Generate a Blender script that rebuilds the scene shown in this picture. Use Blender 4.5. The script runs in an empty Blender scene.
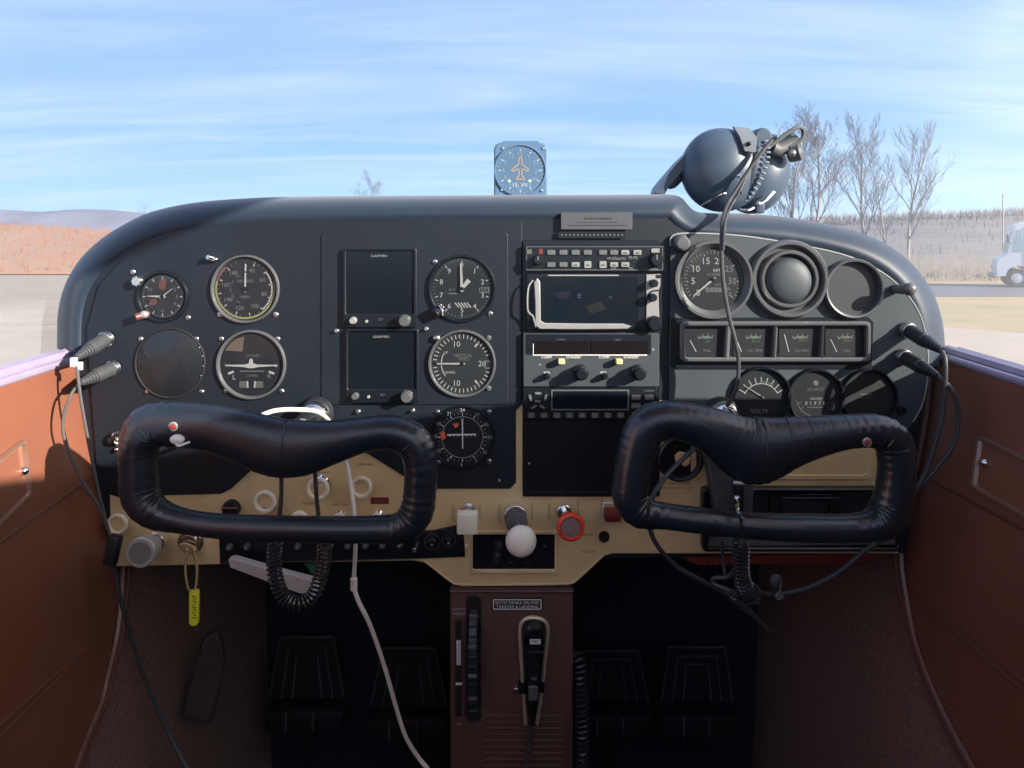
import bpy, bmesh, math, random
from mathutils import Vector, Matrix
from math import sin, cos, pi, radians
R = random.Random(7)
sc = bpy.context.scene
COL = sc.collection

# ------------------------------------------------------------------ camera frame
F = 740.0            # focal length in pixels
D0 = 0.866           # camera to panel face
HZ = 250.0           # horizon row
EYE = 1.70           # eye height above the apron
K = D0 / F

def P(px, py, Y=0.0):
    """world point at depth Y seen at a pixel of the 1024x768 frame"""
    d = Y + D0
    return Vector(((px - 512.0) * d / F, Y, EYE - (py - HZ) * d / F))

def PX(p):
    d = p[1] + D0
    return (512 + p[0] * F / d, HZ + (EYE - p[2]) * F / d)

# ------------------------------------------------------------------ materials
MATS = {}
def mat(name, col, rough=0.5, metal=0.0, spec=0.5, coat=0.0, var=0.0, vscale=30.0, bump=0.0, bscale=200.0,
        emit=0.0, sheen=0.0, col2=None, stretch=None, coat_rough=0.05):
    if name in MATS: return MATS[name]
    m = bpy.data.materials.new(name); m.use_nodes = True
    nt = m.node_tree; b = nt.nodes['Principled BSDF']
    b.inputs['Base Color'].default_value = (*col, 1)
    b.inputs['Roughness'].default_value = rough
    b.inputs['Metallic'].default_value = metal
    b.inputs['Specular IOR Level'].default_value = spec
    b.inputs['Coat Weight'].default_value = coat
    b.inputs['Coat Roughness'].default_value = coat_rough
    b.inputs['Sheen Weight'].default_value = sheen
    if emit:
        b.inputs['Emission Color'].default_value = (*col, 1); b.inputs['Emission Strength'].default_value = emit
    tc = nt.nodes.new('ShaderNodeTexCoord')
    vec = tc.outputs['Object']
    if stretch:
        mp = nt.nodes.new('ShaderNodeMapping'); mp.inputs['Scale'].default_value = stretch
        nt.links.new(vec, mp.inputs['Vector']); vec = mp.outputs['Vector']
    if var or col2:
        n = nt.nodes.new('ShaderNodeTexNoise'); n.inputs['Scale'].default_value = vscale
        n.inputs['Detail'].default_value = 6
        nt.links.new(vec, n.inputs['Vector'])
        r = nt.nodes.new('ShaderNodeValToRGB')
        r.color_ramp.elements[0].position = 0.33; r.color_ramp.elements[1].position = 0.68
        if col2:
            c0, c1 = col, col2
        else:
            c0 = tuple(c * (1 - var) for c in col); c1 = tuple(min(1, c * (1 + var)) for c in col)
        r.color_ramp.elements[0].color = (*c0, 1); r.color_ramp.elements[1].color = (*c1, 1)
        nt.links.new(n.outputs['Fac'], r.inputs['Fac'])
        nt.links.new(r.outputs['Color'], b.inputs['Base Color'])
    if bump:
        n2 = nt.nodes.new('ShaderNodeTexNoise'); n2.inputs['Scale'].default_value = bscale
        n2.inputs['Detail'].default_value = 4
        nt.links.new(vec, n2.inputs['Vector'])
        bp = nt.nodes.new('ShaderNodeBump'); bp.inputs['Strength'].default_value = bump
        bp.inputs['Distance'].default_value = 0.002
        nt.links.new(n2.outputs['Fac'], bp.inputs['Height'])
        nt.links.new(bp.outputs['Normal'], b.inputs['Normal'])
    MATS[name] = m
    return m

glare_m   = mat('glare_tinted_vinyl', (.010, .024, .047), .50, spec=.45, bump=.12, bscale=700, sheen=.2, var=.12, vscale=8)  # blue glare veil over the panel top put into the vinyl colour
black_m   = mat('black_panel_paint', (.0065, .0115, .019), .46, var=.12, vscale=12, bump=.10, bscale=600)
black2_m  = mat('black_gloss', (.006, .009, .014), .34, var=.1)
dial_m    = mat('dial_black', (.008, .0115, .016), .45, coat=.35, var=.1)
hole_m    = mat('deep_black', (.008, .009, .010), .7, var=.1)
grey_m    = mat('grey_moulded_plastic', (.036, .048, .058), .56, bump=.10, bscale=700, var=.10, vscale=15)
greyrim_m = mat('grey_bezel_plastic', (.085, .092, .098), .26, spec=.8, var=.05)
gold_m    = mat('gold_paint', (.76, .575, .30), .45, var=.07, vscale=25, bump=.08, bscale=300)
goldw_m   = mat('gold_worn_edge', (.85, .67, .38), .36, metal=.15, var=.1)
cream_m   = mat('cream_plastic', (.93, .87, .70), .36, var=.05, vscale=60)
white_m   = mat('white_plastic', (.80, .80, .78), .4, var=.04)
mark_m    = mat('white_marking', (.23, .245, .24), .55, var=.03)
markdim_m = mat('faded_marking', (.095, .105, .11), .55, var=.05)
chrome_m  = mat('chrome', (.80, .80, .80), .16, metal=1, var=.03)
steel_m   = mat('brushed_steel', (.55, .55, .55), .32, metal=1, var=.06)
silver_m  = mat('silver_plastic', (.36, .36, .36), .34, metal=.35, var=.05)
brass_m   = mat('brass', (.55, .40, .22), .4, metal=.6, var=.06)
leather_m = mat('black_leather', (.013, .019, .029), .29, spec=.7, bump=.12, bscale=420, var=.15, vscale=40)
rubber_m  = mat('black_rubber', (.020, .023, .029), .36, var=.12)
rubberg_m = mat('grey_rubber', (.10, .105, .11), .55, var=.1)
plug_m    = mat('grey_plug', (.052, .057, .062), .5, var=.08)
cord_m    = mat('black_cord', (.045, .045, .050), .42, var=.06)
cordg_m   = mat('grey_cord', (.095, .093, .095), .42, var=.06)
wcord_m   = mat('white_cord', (.72, .68, .60), .45, var=.04)
brown_m   = mat('brown_vinyl', (.215, .080, .048), .40, spec=.5, bump=.2, bscale=420, var=.09, vscale=7)
brownd_m  = mat('brown_vinyl_trim', (.16, .064, .042), .34, spec=.6, var=.1, vscale=12)
browncon_m= mat('brown_console_plastic', (.105, .052, .044), .46, bump=.15, bscale=600, var=.08, vscale=10)
carpet_m  = mat('brown_carpet', (.215, .078, .044), .95, bump=1.0, bscale=500, var=.55, vscale=260, sheen=.3)
darkcar_m = mat('dark_carpet', (.026, .042, .058), .95, bump=.8, bscale=800, var=.3, vscale=300)
sill_m    = mat('sill_plastic_lavender_sheen', (.30, .26, .36), .25, spec=.7, var=.06)  # lavender sheen of the sill put into its base colour
red_m     = mat('red_plastic', (.90, .075, .04), .35, var=.05)
orange_m  = mat('orange_flag', (.80, .14, .06), .5, var=.05)
darkred_m = mat('dark_red_plastic', (.20, .030, .022), .5, var=.15, vscale=80)
yellow_m  = mat('yellow_tag', (.90, .88, .06), .45, var=.05)
yellight_m= mat('yellow_key', (.62, .55, .27), .4, var=.03)
green_m   = mat('green_paint', (.05, .14, .07), .5, var=.05)
greend_m  = mat('green_fabric', (.03, .16, .10), .6, var=.1)
silver_bright_m = mat('bright_silver', (.70, .70, .70), .35, metal=.2, var=.03)
screen_m  = mat('dark_screen', (.006, .010, .014), .2, spec=.3, var=.1)
screen2_m = mat('display_window', (.010, .008, .009), .2, spec=.4, var=.1)
terrain_m = mat('moving_map_glass', (.005, .011, .019), .22, spec=.25, col2=(.009, .012, .015), vscale=40)
compass_m = mat('glare_tinted_compass_plastic', (.085, .165, .28), .45, var=.05)  # compass case and dial carry the veiling glare as blue-grey base colour
compassd_m= mat('glare_tinted_compass_dial', (.07, .14, .24), .45, coat=.3, var=.04)
orangeout_m = mat('orange_marking', (.42, .29, .14), .5, var=.03)
plate_m   = mat('silver_label_plate', (.075, .08, .095), .5, metal=.1, var=.06)
hs_m      = mat('glare_tinted_headset_shell', (.055, .085, .13), .38, spec=.6, var=.1, vscale=20)  # headset shell and foam coloured bluer and paler for the glare veil
hsf_m     = mat('glare_tinted_headset_foam', (.045, .070, .11), .6, var=.15, bump=.3, bscale=150)

# ------------------------------------------------------------------ mesh builder
_txt = {}
def text_geo(s):
    if s in _txt: return _txt[s]
    cu = bpy.data.curves.new('t', 'FONT'); cu.body = s; cu.size = 1; cu.resolution_u = 2
    o = bpy.data.objects.new('t', cu); COL.objects.link(o)
    dg = bpy.context.evaluated_depsgraph_get(); dg.update()
    ev = o.evaluated_get(dg); me = ev.to_mesh()
    vs = [v.co.copy() for v in me.vertices]; fs = [tuple(p.vertices) for p in me.polygons]
    ev.to_mesh_clear(); bpy.data.objects.remove(o); bpy.data.curves.remove(cu)
    if vs:
        x0 = min(v.x for v in vs); x1 = max(v.x for v in vs); y0 = min(v.y for v in vs); y1 = max(v.y for v in vs)
        c = Vector(((x0 + x1) / 2, (y0 + y1) / 2, 0)); vs = [v - c for v in vs]
    _txt[s] = (vs, fs)
    return _txt[s]

def catmull(pts, sub=6, closed=False):
    pts = [Vector(p) for p in pts]; n = len(pts)
    if n < 3 or sub <= 1: return pts
    out = []
    rng = range(n) if closed else range(n - 1)
    for i in rng:
        if closed:
            p0, p1, p2, p3 = pts[i - 1], pts[i], pts[(i + 1) % n], pts[(i + 2) % n]
        else:
            p1, p2 = pts[i], pts[i + 1]
            p0 = pts[i - 1] if i else p1 * 2 - p2
            p3 = pts[i + 2] if i + 2 < n else p2 * 2 - p1
        for k in range(sub):
            t = k / sub
            out.append(0.5 * ((2 * p1) + (p2 - p0) * t + (2 * p0 - 5 * p1 + 4 * p2 - p3) * t * t + (3 * p1 - p0 - 3 * p2 + p3) * t ** 3))
    if not closed: out.append(pts[-1])
    return out

def inset2(pts, b):
    """move a closed 2-D outline inwards by b"""
    n = len(pts); a = sum(pts[i][0] * pts[(i + 1) % n][1] - pts[(i + 1) % n][0] * pts[i][1] for i in range(n))
    sg = 1 if a > 0 else -1
    out = []
    for i in range(n):
        p0, p1, p2 = Vector(pts[i - 1][:2]), Vector(pts[i][:2]), Vector(pts[(i + 1) % n][:2])
        e1 = (p1 - p0); e2 = (p2 - p1)
        if e1.length < 1e-9: e1 = e2
        if e2.length < 1e-9: e2 = e1
        e1.normalize(); e2.normalize()
        n1 = Vector((-e1.y, e1.x)) * sg; n2 = Vector((-e2.y, e2.x)) * sg
        m = n1 + n2
        if m.length < 1e-6: m = n1
        m.normalize(); c = max(0.5, m.dot(n1))
        q = p1 + m * (b / c)
        out.append((q.x, q.y))
    return out

def rrect(x0, y0, x1, y1, r, n=5):
    out = []
    for cx, cy, a0 in ((x1 - r, y0 + r, -90), (x1 - r, y1 - r, 0), (x0 + r, y1 - r, 90), (x0 + r, y0 + r, 180)):
        for i in range(n + 1):
            a = radians(a0 + 90 * i / n); out.append((cx + r * cos(a), cy + r * sin(a)))
    return out

def circ(cx, cy, r, n=40):
    return [(cx + r * cos(2 * pi * i / n), cy + r * sin(2 * pi * i / n)) for i in range(n)]

class B:
    """collects shapes into one mesh.  Panel mode: inputs are (px, py, d) with d pixels towards the viewer, about a centre.
    World mode (c=None): inputs are world metres, stored relative to org."""
    def __init__(s, mats, c=None, k=K, org=(0, 0, 0)):
        s.mats = mats if isinstance(mats, (list, tuple)) else [mats]
        s.bm = bmesh.new(); s.c = c; s.k = k if c else 1.0; s.org = Vector(org)
    def m(s, p):
        if s.c: return Vector(((p[0] - s.c[0]) * s.k, -p[2] * s.k, -(p[1] - s.c[1]) * s.k))
        return Vector(p) - s.org
    def face(s, vs, mi):
        try:
            f = s.bm.faces.new(vs); f.material_index = mi; return f
        except ValueError: return None
    def loft(s, rings, mi=0, cap0=False, cap1=False, closed=True):
        V = [[s.bm.verts.new(s.m(p)) for p in r] for r in rings]
        n = len(V[0])
        for a, b in zip(V, V[1:]):
            for i in (range(n) if closed else range(n - 1)):
                j = (i + 1) % n
                s.face((a[i], a[j], b[j], b[i]), mi)
        if cap0: s.face(V[0], mi)
        if cap1: s.face(list(reversed(V[-1])), mi)
        return s
    def plate(s, pts, d0, d1, b=0.0, mi=0):
        r = [[(*p, d0) for p in pts], [(*p, d1 - b) for p in pts]]
        if b: r.append([(*p, d1) for p in inset2(pts, b)])
        return s.loft(r, mi, True, True)
    def frame(s, outer, inner, d0, d1, mi=0, b=0.6, depth=None):
        dd = d0 if depth is None else depth
        return s.loft([[(*p, d0) for p in outer], [(*p, d1 - b) for p in outer], [(*p, d1) for p in inset2(outer, b)],
                       [(*p, d1) for p in inset2(inner, -b)], [(*p, d1 - b) for p in inner], [(*p, dd) for p in inner]], mi)
    def flat(s, pts, d, mi=0):
        s.face([s.bm.verts.new(s.m((*p, d))) for p in pts], mi); return s
    def lathe(s, c, prof, axis=(0, -1, 0), seg=40, mi=0):
        ax = Vector(axis).normalized(); C = s.m(c)
        t = Vector((0, 0, 1)) if abs(ax.z) < .9 else Vector((1, 0, 0))
        u = ax.cross(t).normalized(); w = ax.cross(u)
        prev = None
        for (r, h) in prof:
            r *= s.k; h *= s.k
            if r < 1e-7: cur = [s.bm.verts.new(C + ax * h)]
            else: cur = [s.bm.verts.new(C + ax * h + (u * cos(2 * pi * i / seg) + w * sin(2 * pi * i / seg)) * r) for i in range(seg)]
            if prev:
                for i in range(seg):
                    j = (i + 1) % seg
                    if len(prev) == 1 and len(cur) > 1: s.face((prev[0], cur[i], cur[j]), mi)
                    elif len(cur) == 1 and len(prev) > 1: s.face((prev[j], prev[i], cur[0]), mi)
                    elif len(cur) > 1: s.face((prev[i], prev[j], cur[j], cur[i]), mi)
            prev = cur
        return s
    def cyl(s, p0, p1, r0, r1=None, seg=20, mi=0, bev=0.0):
        a, b = s.m(p0), s.m(p1); r1 = r0 if r1 is None else r1
        L = (b - a).length / s.k; ax = b - a
        prof = [(0, 0), (r0 - bev, 0), (r0, bev), (r1, L - bev), (r1 - bev, L), (0, L)] if bev else [(0, 0), (r0, 0), (r1, L), (0, L)]
        return s.lathe(p0, prof, ax, seg, mi)
    def tube(s, pts, r, seg=8, mi=0, closed=False, sub=6, cap=True, flat=None):
        """r: number or list (per control point); flat=(axis, factor) squashes the section along a world axis"""
        pts = [s.m(p) for p in pts]
        if isinstance(r, (int, float)): rr = [r] * len(pts)
        else: rr = list(r)
        q = catmull(pts, sub, closed)
        rq = [v.x for v in catmull([Vector((x, 0, 0)) for x in rr], sub, closed)]
        n = len(q); rings = []; u = None
        for i in range(n):
            if closed: t = q[(i + 1) % n] - q[i - 1]
            else: t = q[min(i + 1, n - 1)] - q[max(i - 1, 0)]
            if t.length < 1e-9: t = Vector((0, 0, 1))
            t.normalize()
            if flat:
                w = Vector(flat[0]); u = w.cross(t)
                if u.length < 1e-6: u = Vector((1, 0, 0))
                u.normalize()
            else:
                if u is None:
                    h = Vector((0, 1, 0)) if abs(t.y) < .9 else Vector((1, 0, 0))
                    u = t.cross(h).normalized()
                else:
                    u = u - t * u.dot(t)
                    if u.length < 1e-6: u = t.orthogonal()
                    u.normalize()
                w = t.cross(u)
            ra = max(rq[i], 1e-6) * s.k; rb = (min(ra, flat[1] * s.k) if flat else ra)
            rings.append([s.bm.verts.new(q[i] + u * cos(2 * pi * j / seg) * ra + w * sin(2 * pi * j / seg) * rb) for j in range(seg)])
        rng = range(n) if closed else range(n - 1)
        for i in rng:
            a, b = rings[i], rings[(i + 1) % n]
            for j in range(seg):
                l = (j + 1) % seg; s.face((a[j], a[l], b[l], b[j]), mi)
        if cap and not closed:
            s.face(rings[0], mi); s.face(list(reversed(rings[-1])), mi)
        return s
    def box(s, c, size, bev=0.0, mi=0, rot=None):
        """world metres (or panel units in panel mode: size = (w, h, depth) centred on c)"""
        C = s.m(c)
        if s.c: sx, sy, sz = size[0] * s.k, size[2] * s.k, size[1] * s.k
        else: sx, sy, sz = size
        M = Matrix.Translation(C) @ (rot.to_4x4() if rot else Matrix.Identity(4)) @ Matrix.Diagonal((sx, sy, sz, 1))
        g = bmesh.ops.create_cube(s.bm, size=1, matrix=M)
        fs = set(f for v in g['verts'] for f in v.link_faces)
        for f in fs: f.material_index = mi
        if bev:
            es = list(set(e for v in g['verts'] for e in v.link_edges))
            r = bmesh.ops.bevel(s.bm, geom=es, offset=bev * s.k, segments=2, profile=.5, affect='EDGES')
            for f in r['faces']: f.material_index = mi
        return s
    def ball(s, c, r, mi=0, scale=(1, 1, 1), rot=None, u=24, v=16):
        M = Matrix.Translation(s.m(c)) @ (rot.to_4x4() if rot else Matrix.Identity(4)) @ Matrix.Diagonal((r * s.k * scale[0], r * s.k * scale[1], r * s.k * scale[2], 1))
        g = bmesh.ops.create_uvsphere(s.bm, u_segments=u, v_segments=v, radius=1, matrix=M)
        for f in set(f for vv in g['verts'] for f in vv.link_faces): f.material_index = mi
        return s
    def seg(s, p, q, w, d, mi=0, w2=None):
        p, q = Vector(p[:2]), Vector(q[:2]); t = (q - p)
        if t.length < 1e-9: return s
        t.normalize(); n = Vector((-t.y, t.x)); w2 = w if w2 is None else w2
        return s.flat([p + n * w / 2, q + n * w2 / 2, q - n * w2 / 2, p - n * w / 2], d, mi)
    def arc(s, cx, cy, r, w, a0, a1, d, mi=0):
        n = max(3, int(abs(a1 - a0) / 6)); ri, ro = r - w / 2, r + w / 2
        pt = lambda a, q: (cx + q * sin(radians(a)), cy - q * cos(radians(a)), d)
        A = [a0 + (a1 - a0) * i / n for i in range(n + 1)]
        return s.loft([[pt(a, ri) for a in A], [pt(a, ro) for a in A]], mi, closed=False)
    def ticks(s, cx, cy, r0, r1, angles, w, d, mi=0):
        for a in angles:
            a = radians(a); s.seg((cx + r0 * sin(a), cy - r0 * cos(a)), (cx + r1 * sin(a), cy - r1 * cos(a)), w, d, mi)
        return s
    def text(s, t, px, py, d, h, mi=0, rot=0.0, sx=1.0, bold=0):
        vs, fs = text_geo(t); sc_ = h / .70; a = radians(rot)
        V = []
        for v in vs:
            x, y = v.x * sc_ * sx, v.y * sc_
            V.append(s.bm.verts.new(s.m((px + x * cos(a) + y * sin(a), py - (y * cos(a) - x * sin(a)), d))))
        for f in fs: s.face([V[i] for i in f], mi)
        return s
    def out(s, name, parent=None, angle=35, loc=None, nofix=False):
        if not nofix: bmesh.ops.recalc_face_normals(s.bm, faces=s.bm.faces)
        me = bpy.data.meshes.new(name); s.bm.to_mesh(me); s.bm.free()
        for m_ in s.mats: me.materials.append(m_)
        for p in me.polygons: p.use_smooth = True
        me.set_sharp_from_angle(angle=radians(angle))
        o = bpy.data.objects.new(name, me); COL.objects.link(o)
        if parent is not None: o.parent = parent
        if loc is not None: o.location = loc
        return o

def tag(o, label=None, cat=None, group=None, kind=None):
    if label: o['label'] = label
    if cat: o['category'] = cat
    if group: o['group'] = group
    if kind: o['kind'] = kind
    return o

def empty(name, loc, label, cat, group=None, rot=None):
    o = bpy.data.objects.new(name, None); COL.objects.link(o); o.location = loc
    o.empty_display_size = .02
    if rot: o.rotation_euler = rot
    return tag(o, label, cat, group)

def copy_tree(o, parent=None):
    c = o.copy(); COL.objects.link(c)
    if parent is not None: c.parent = parent
    for ch in list(o.children): copy_tree(ch, c)
    return c

def polar(cx, cy, r, a):
    a = radians(a); return (cx + r * sin(a), cy - r * cos(a))

# ================================================================== SKY, SUN, CAMERA
w = bpy.data.worlds.new('sky'); sc.world = w; w.use_nodes = True
nt = w.node_tree; nt.nodes.clear()
N = nt.nodes.new; L = nt.links.new
tc = N('ShaderNodeTexCoord'); sep = N('ShaderNodeSeparateXYZ'); L(tc.outputs['Generated'], sep.inputs[0])
rmp = N('ShaderNodeValToRGB'); L(sep.outputs['Z'], rmp.inputs['Fac'])
e = rmp.color_ramp.elements
e[0].position = 0.0; e[0].color = (.56, .74, .90, 1)
e[1].position = 1.0; e[1].color = (.16, .30, .66, 1)
for p_, c_ in ((.07, (.42, .66, .92, 1)), (.16, (.31, .53, .86, 1)), (.30, (.33, .51, .84, 1)), (.55, (.34, .48, .80, 1))):
    x = e.new(p_); x.color = c_
# cirrus: noise stretched along one compass direction, on a flat cloud layer
dv = N('ShaderNodeMath'); dv.operation = 'MAXIMUM'; L(sep.outputs['Z'], dv.inputs[0]); dv.inputs[1].default_value = .03
ad = N('ShaderNodeMath'); ad.operation = 'ADD'; L(dv.outputs[0], ad.inputs[0]); ad.inputs[1].default_value = .12
vd = N('ShaderNodeVectorMath'); vd.operation = 'DIVIDE'; L(tc.outputs['Generated'], vd.inputs[0])
cmb = N('ShaderNodeCombineXYZ')
for i in range(3): L(ad.outputs[0], cmb.inputs[i])
L(cmb.outputs[0], vd.inputs[1])
mp = N('ShaderNodeMapping'); mp.inputs['Rotation'].default_value = (0, 0, radians(14)); mp.inputs['Scale'].default_value = (.32, 1.5, 0)
L(vd.outputs[0], mp.inputs['Vector'])
nz = N('ShaderNodeTexNoise'); nz.inputs['Scale'].default_value = 1.5; nz.inputs['Detail'].default_value = 9; nz.inputs['Roughness'].default_value = .56
nz.inputs['Distortion'].default_value = .35
L(mp.outputs[0], nz.inputs['Vector'])
cr = N('ShaderNodeValToRGB'); L(nz.outputs['Fac'], cr.inputs['Fac'])
cr.color_ramp.elements[0].position = .42; cr.color_ramp.elements[0].color = (0, 0, 0, 1)
cr.color_ramp.elements[1].position = .78; cr.color_ramp.elements[1].color = (.75, .75, .75, 1)
mx = N('ShaderNodeMix'); mx.data_type = 'RGBA'; L(cr.outputs['Color'], mx.inputs['Factor'])
L(rmp.outputs['Color'], mx.inputs['A']); mx.inputs['B'].default_value = (.66, .78, .98, 1)
SUN = Vector((-.79, .50, -.345)).normalized()
# bright warm aureole of sky round the sun
nrm = N('ShaderNodeVectorMath'); nrm.operation = 'NORMALIZE'; L(tc.outputs['Generated'], nrm.inputs[0])
dt = N('ShaderNodeVectorMath'); dt.operation = 'DOT_PRODUCT'; L(nrm.outputs[0], dt.inputs[0]); dt.inputs[1].default_value = tuple(-SUN)
mxx = N('ShaderNodeMath'); mxx.operation = 'MAXIMUM'; L(dt.outputs['Value'], mxx.inputs[0]); mxx.inputs[1].default_value = 0
pw = N('ShaderNodeMath'); pw.operation = 'POWER'; L(mxx.outputs[0], pw.inputs[0]); pw.inputs[1].default_value = 3.0
gm = N('ShaderNodeMix'); gm.data_type = 'RGBA'; gm.blend_type = 'ADD'; L(pw.outputs[0], gm.inputs['Factor'])
L(mx.outputs['Result'], gm.inputs['A']); gm.inputs['B'].default_value = (1.25, 1.0, .72, 1)
bg = N('ShaderNodeBackground'); L(gm.outputs['Result'], bg.inputs['Color']); bg.inputs['Strength'].default_value = 1.22
ow = N('ShaderNodeOutputWorld'); L(bg.outputs[0], ow.inputs['Surface'])

sd = bpy.data.lights.new('sun', 'SUN'); sd.energy = 10.5; sd.color = (1.0, .91, .79); sd.angle = radians(.6)
so = bpy.data.objects.new('sun', sd); COL.objects.link(so); so.location = (8, -6, 6)
so.rotation_euler = SUN.to_track_quat('-Z', 'Y').to_euler()

cd = bpy.data.cameras.new('camera'); cam = bpy.data.objects.new('camera', cd); COL.objects.link(cam)
cd.sensor_fit = 'HORIZONTAL'; cd.sensor_width = 36; cd.lens = 36 * F / 1024
cd.shift_y = -(384 - HZ) / 1024; cd.clip_start = .02; cd.clip_end = 3000
cam.location = (0, -D0, EYE); cam.rotation_euler = (pi / 2, 0, 0); sc.camera = cam
sc.view_settings.view_transform = 'Standard'; sc.view_settings.look = 'None'
sc.view_settings.gamma = 1; sc.view_settings.use_curve_mapping = False
sc.view_settings.exposure = 0.14
sc.cycles.use_denoising = True
sc.cycles.max_bounces = 10; sc.cycles.transparent_max_bounces = 12

# ================================================================== CABIN SHELL
def lerp_tab(tab, x):
    if x <= tab[0][0]: return tab[0][1]
    for (a, va), (b, vb) in zip(tab, tab[1:]):
        if x <= b: return va + (vb - va) * (x - a) / (b - a)
    return tab[-1][1]
WX = [(.10, .513), (.20, .503), (.35, .470), (.50, .455), (.70, .45), (.95, .44)]
YF = {-1: [(.10, .03), (.385, .018), (.45, -.012), (.50, -.052), (.527, -.09), (.56, -.135), (.60, -.23)],
      1: [(.10, .03), (.375, .018), (.444, -.024), (.486, -.084), (.505, -.13), (.54, -.22), (.60, -.40)]}
def wallx(drop): return lerp_tab(WX, drop)
def on_wall(px, py, side, off=0.0):
    drop = .2
    for _ in range(30):
        d = (wallx(drop) - off) * F / abs(512 - px); drop = (py - HZ) * d / F
    return Vector((side * (wallx(drop) - off), d - D0, EYE - drop))

ROOF = EYE + .42
for side, nm in ((-1, 'left'), (1, 'right')):
    tab = YF[side]
    drops = [.128, .15, .2, .25, .3, .35, .40, .43, .46, .48, .50, .515, .527, .56, .60]
    b = B([brown_m, brownd_m])
    rings = []
    for dr in drops:
        yf = lerp_tab(tab, dr)
        rings.append([(side * wallx(dr), yf + (-1.15 - yf) * (i / 24.0), EYE - dr - .012 * (i / 24.0) * 4 * (1 if dr < .2 else 0)) for i in range(25)])
    b.loft(rings, 0, closed=False)
    bk = [[(p[0] + side * .03, p[1], p[2]) for p in r] for r in rings]
    b.loft([rings[0], bk[0]], 0, closed=False); b.loft(bk, 0, closed=False)
    b.loft([[r[0] for r in rings], [r[0] for r in bk]], 0, closed=False)
    wall = b.out('wall_' + nm, angle=50)
    tag(wall, 'brown vinyl door panel on the %s side of the cabin' % nm, None, kind='structure')
    # rolled sill on top
    s = B([sill_m]); z0 = EYE - .128
    pts = [Vector(p) + Vector((side * .003, 0, .001)) for p in rings[0][::4]]
    s.tube(pts, .005, 10); s.tube([p + Vector((side * .013, 0, .003)) for p in pts], .009, 10); s.tube([p + Vector((side * .027, 0, .001)) for p in pts], .009, 10)
    s.out('window_sill', wall)
    # stitched crease lines
    for (a, c) in ([((99, 471), (2, 541)), ((88, 646), (2, 724)), ((80, 657), (2, 736))] if side < 0 else
                   [((900, 462), (1022, 528)), ((905, 590), (1022, 690)), ((908, 582), (1022, 680))]):
        p0, p1 = on_wall(*a, side, .0005), on_wall(*c, side, .0005)
        B([brownd_m]).tube([p0, (p0 + p1) / 2, p1, p1 + (p1 - p0) * 1.2], .0022 if a[0] in (99, 900) else .0013, 6).out('welt', wall)
    # rolled edge round the front and bottom of the door
    for off, rr in ((.004, .0045), (-.006, .003)):
        pts = []
        for dr in ([.13, .2, .3, .36, .41, .45, .48, .50, .512, .527, .56, .60]):
            y = lerp_tab(tab, dr) + (.004 if off > 0 else .016)
            pts.append((side * (wallx(dr) - .002), y, EYE - dr - (0 if off > 0 else .004)))
        pts.append((side * .452, -.6, EYE - .63)); pts.append((side * .452, -1.1, EYE - .63))
        B([brownd_m]).tube(pts, rr, 8).out('edge_trim', wall)
    # recessed handle plate
    q = [(-14, 470), (21, 441), (27, 494), (-14, 534)] if side < 0 else [(982, 437), (1050, 470), (1050, 528), (976, 486)]
    pp = [on_wall(*c, side, .001) for c in q]
    def quad_ring(sc_, off):
        ce = sum(pp, Vector()) / 4
        out = []
        for i in range(4):
            a0 = pp[i - 1]; a1 = pp[i]; a2 = pp[(i + 1) % 4]
            for t in (.12, .04):
                out.append(a1.lerp(a0, t))
            for t in (.04, .12):
                out.append(a1.lerp(a2, t))
        return [ce + (p - ce) * sc_ + Vector((-side * off, 0, 0)) for p in out]
    b = B([mat('bronze_frame', (.34, .20, .15), .3, metal=.5, var=.05)])
    b.loft([quad_ring(1.06, 0), quad_ring(1.04, .005), quad_ring(.96, .005), quad_ring(.93, .001)], 0, closed=True)
    pl = b.out('handle_plate', wall)
    b = B([brown_m]); b.loft([quad_ring(.94, .0012), quad_ring(.5, .0016)], 0, cap1=True); b.out('inset_panel', pl)
    lp = on_wall(24, 471, side, .004) if side < 0 else on_wall(985, 463, side, .004)
    B([chrome_m]).ball(lp, .0045).out('latch_knob', pl)
    # carpeted kick panel ahead of and below the door
    b = B([carpet_m])
    rows = []
    for dr in (.30, .40, .50, .60, .72, .86, .96):
        rows.append([(side * (wallx(dr) + .010 - .012 * max(0, (i / 20.0))), .495 - 1.62 * (1 - i / 20.0), EYE - dr) for i in range(21)])
    b.loft(rows, 0, closed=False)
    b.loft([[(side * (wallx(dr) + .010), .016 + .479 * i / 6, EYE - dr) for i in range(7)] for dr in (.135, .20, .30)], 0, closed=False)
    t = b.out('trim_%d' % (1 if side < 0 else 2)); tag(t, 'brown carpeted kick panel in the %s footwell' % nm, None, kind='structure')

# unseen light blockers added aft, shaped as rising sills; then back wall and roof
for side, nm, i in ((1, 'right', 3), (-1, 'left', 4)):
    b = B([brown_m])
    if side > 0:
        prof = [(-.137, -.14), (-.147, -.075), (-.19, -.045), (-.30, .033), (-.62, .180), (-1.15, .30)]
    else:
        prof = [(-.30, -.14), (-.5, .04), (-1.15, .30)]
    low = [(side * .52, y, EYE - .15) for y, z in prof]; up = [(side * .52, y, EYE + z) for y, z in prof]
    lo2 = [(p[0] + side * .02, p[1], p[2]) for p in low]; up2 = [(p[0] + side * .02, p[1], p[2]) for p in up]
    b.loft([low, up, up2, lo2], 0, closed=False)
    tag(b.out('trim_%d' % i), 'unseen light blocker shaped like a brown rear window sill, %s side' % nm, None, kind='structure')
b = B([mat('grey_cabin_cloth', (.14, .145, .155), .9, var=.1, vscale=200)]); b.box((0, -1.17, EYE - .50), (1.06, .03, .90), .004)  # low wall added out of view to block light reaching the footwell
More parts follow.
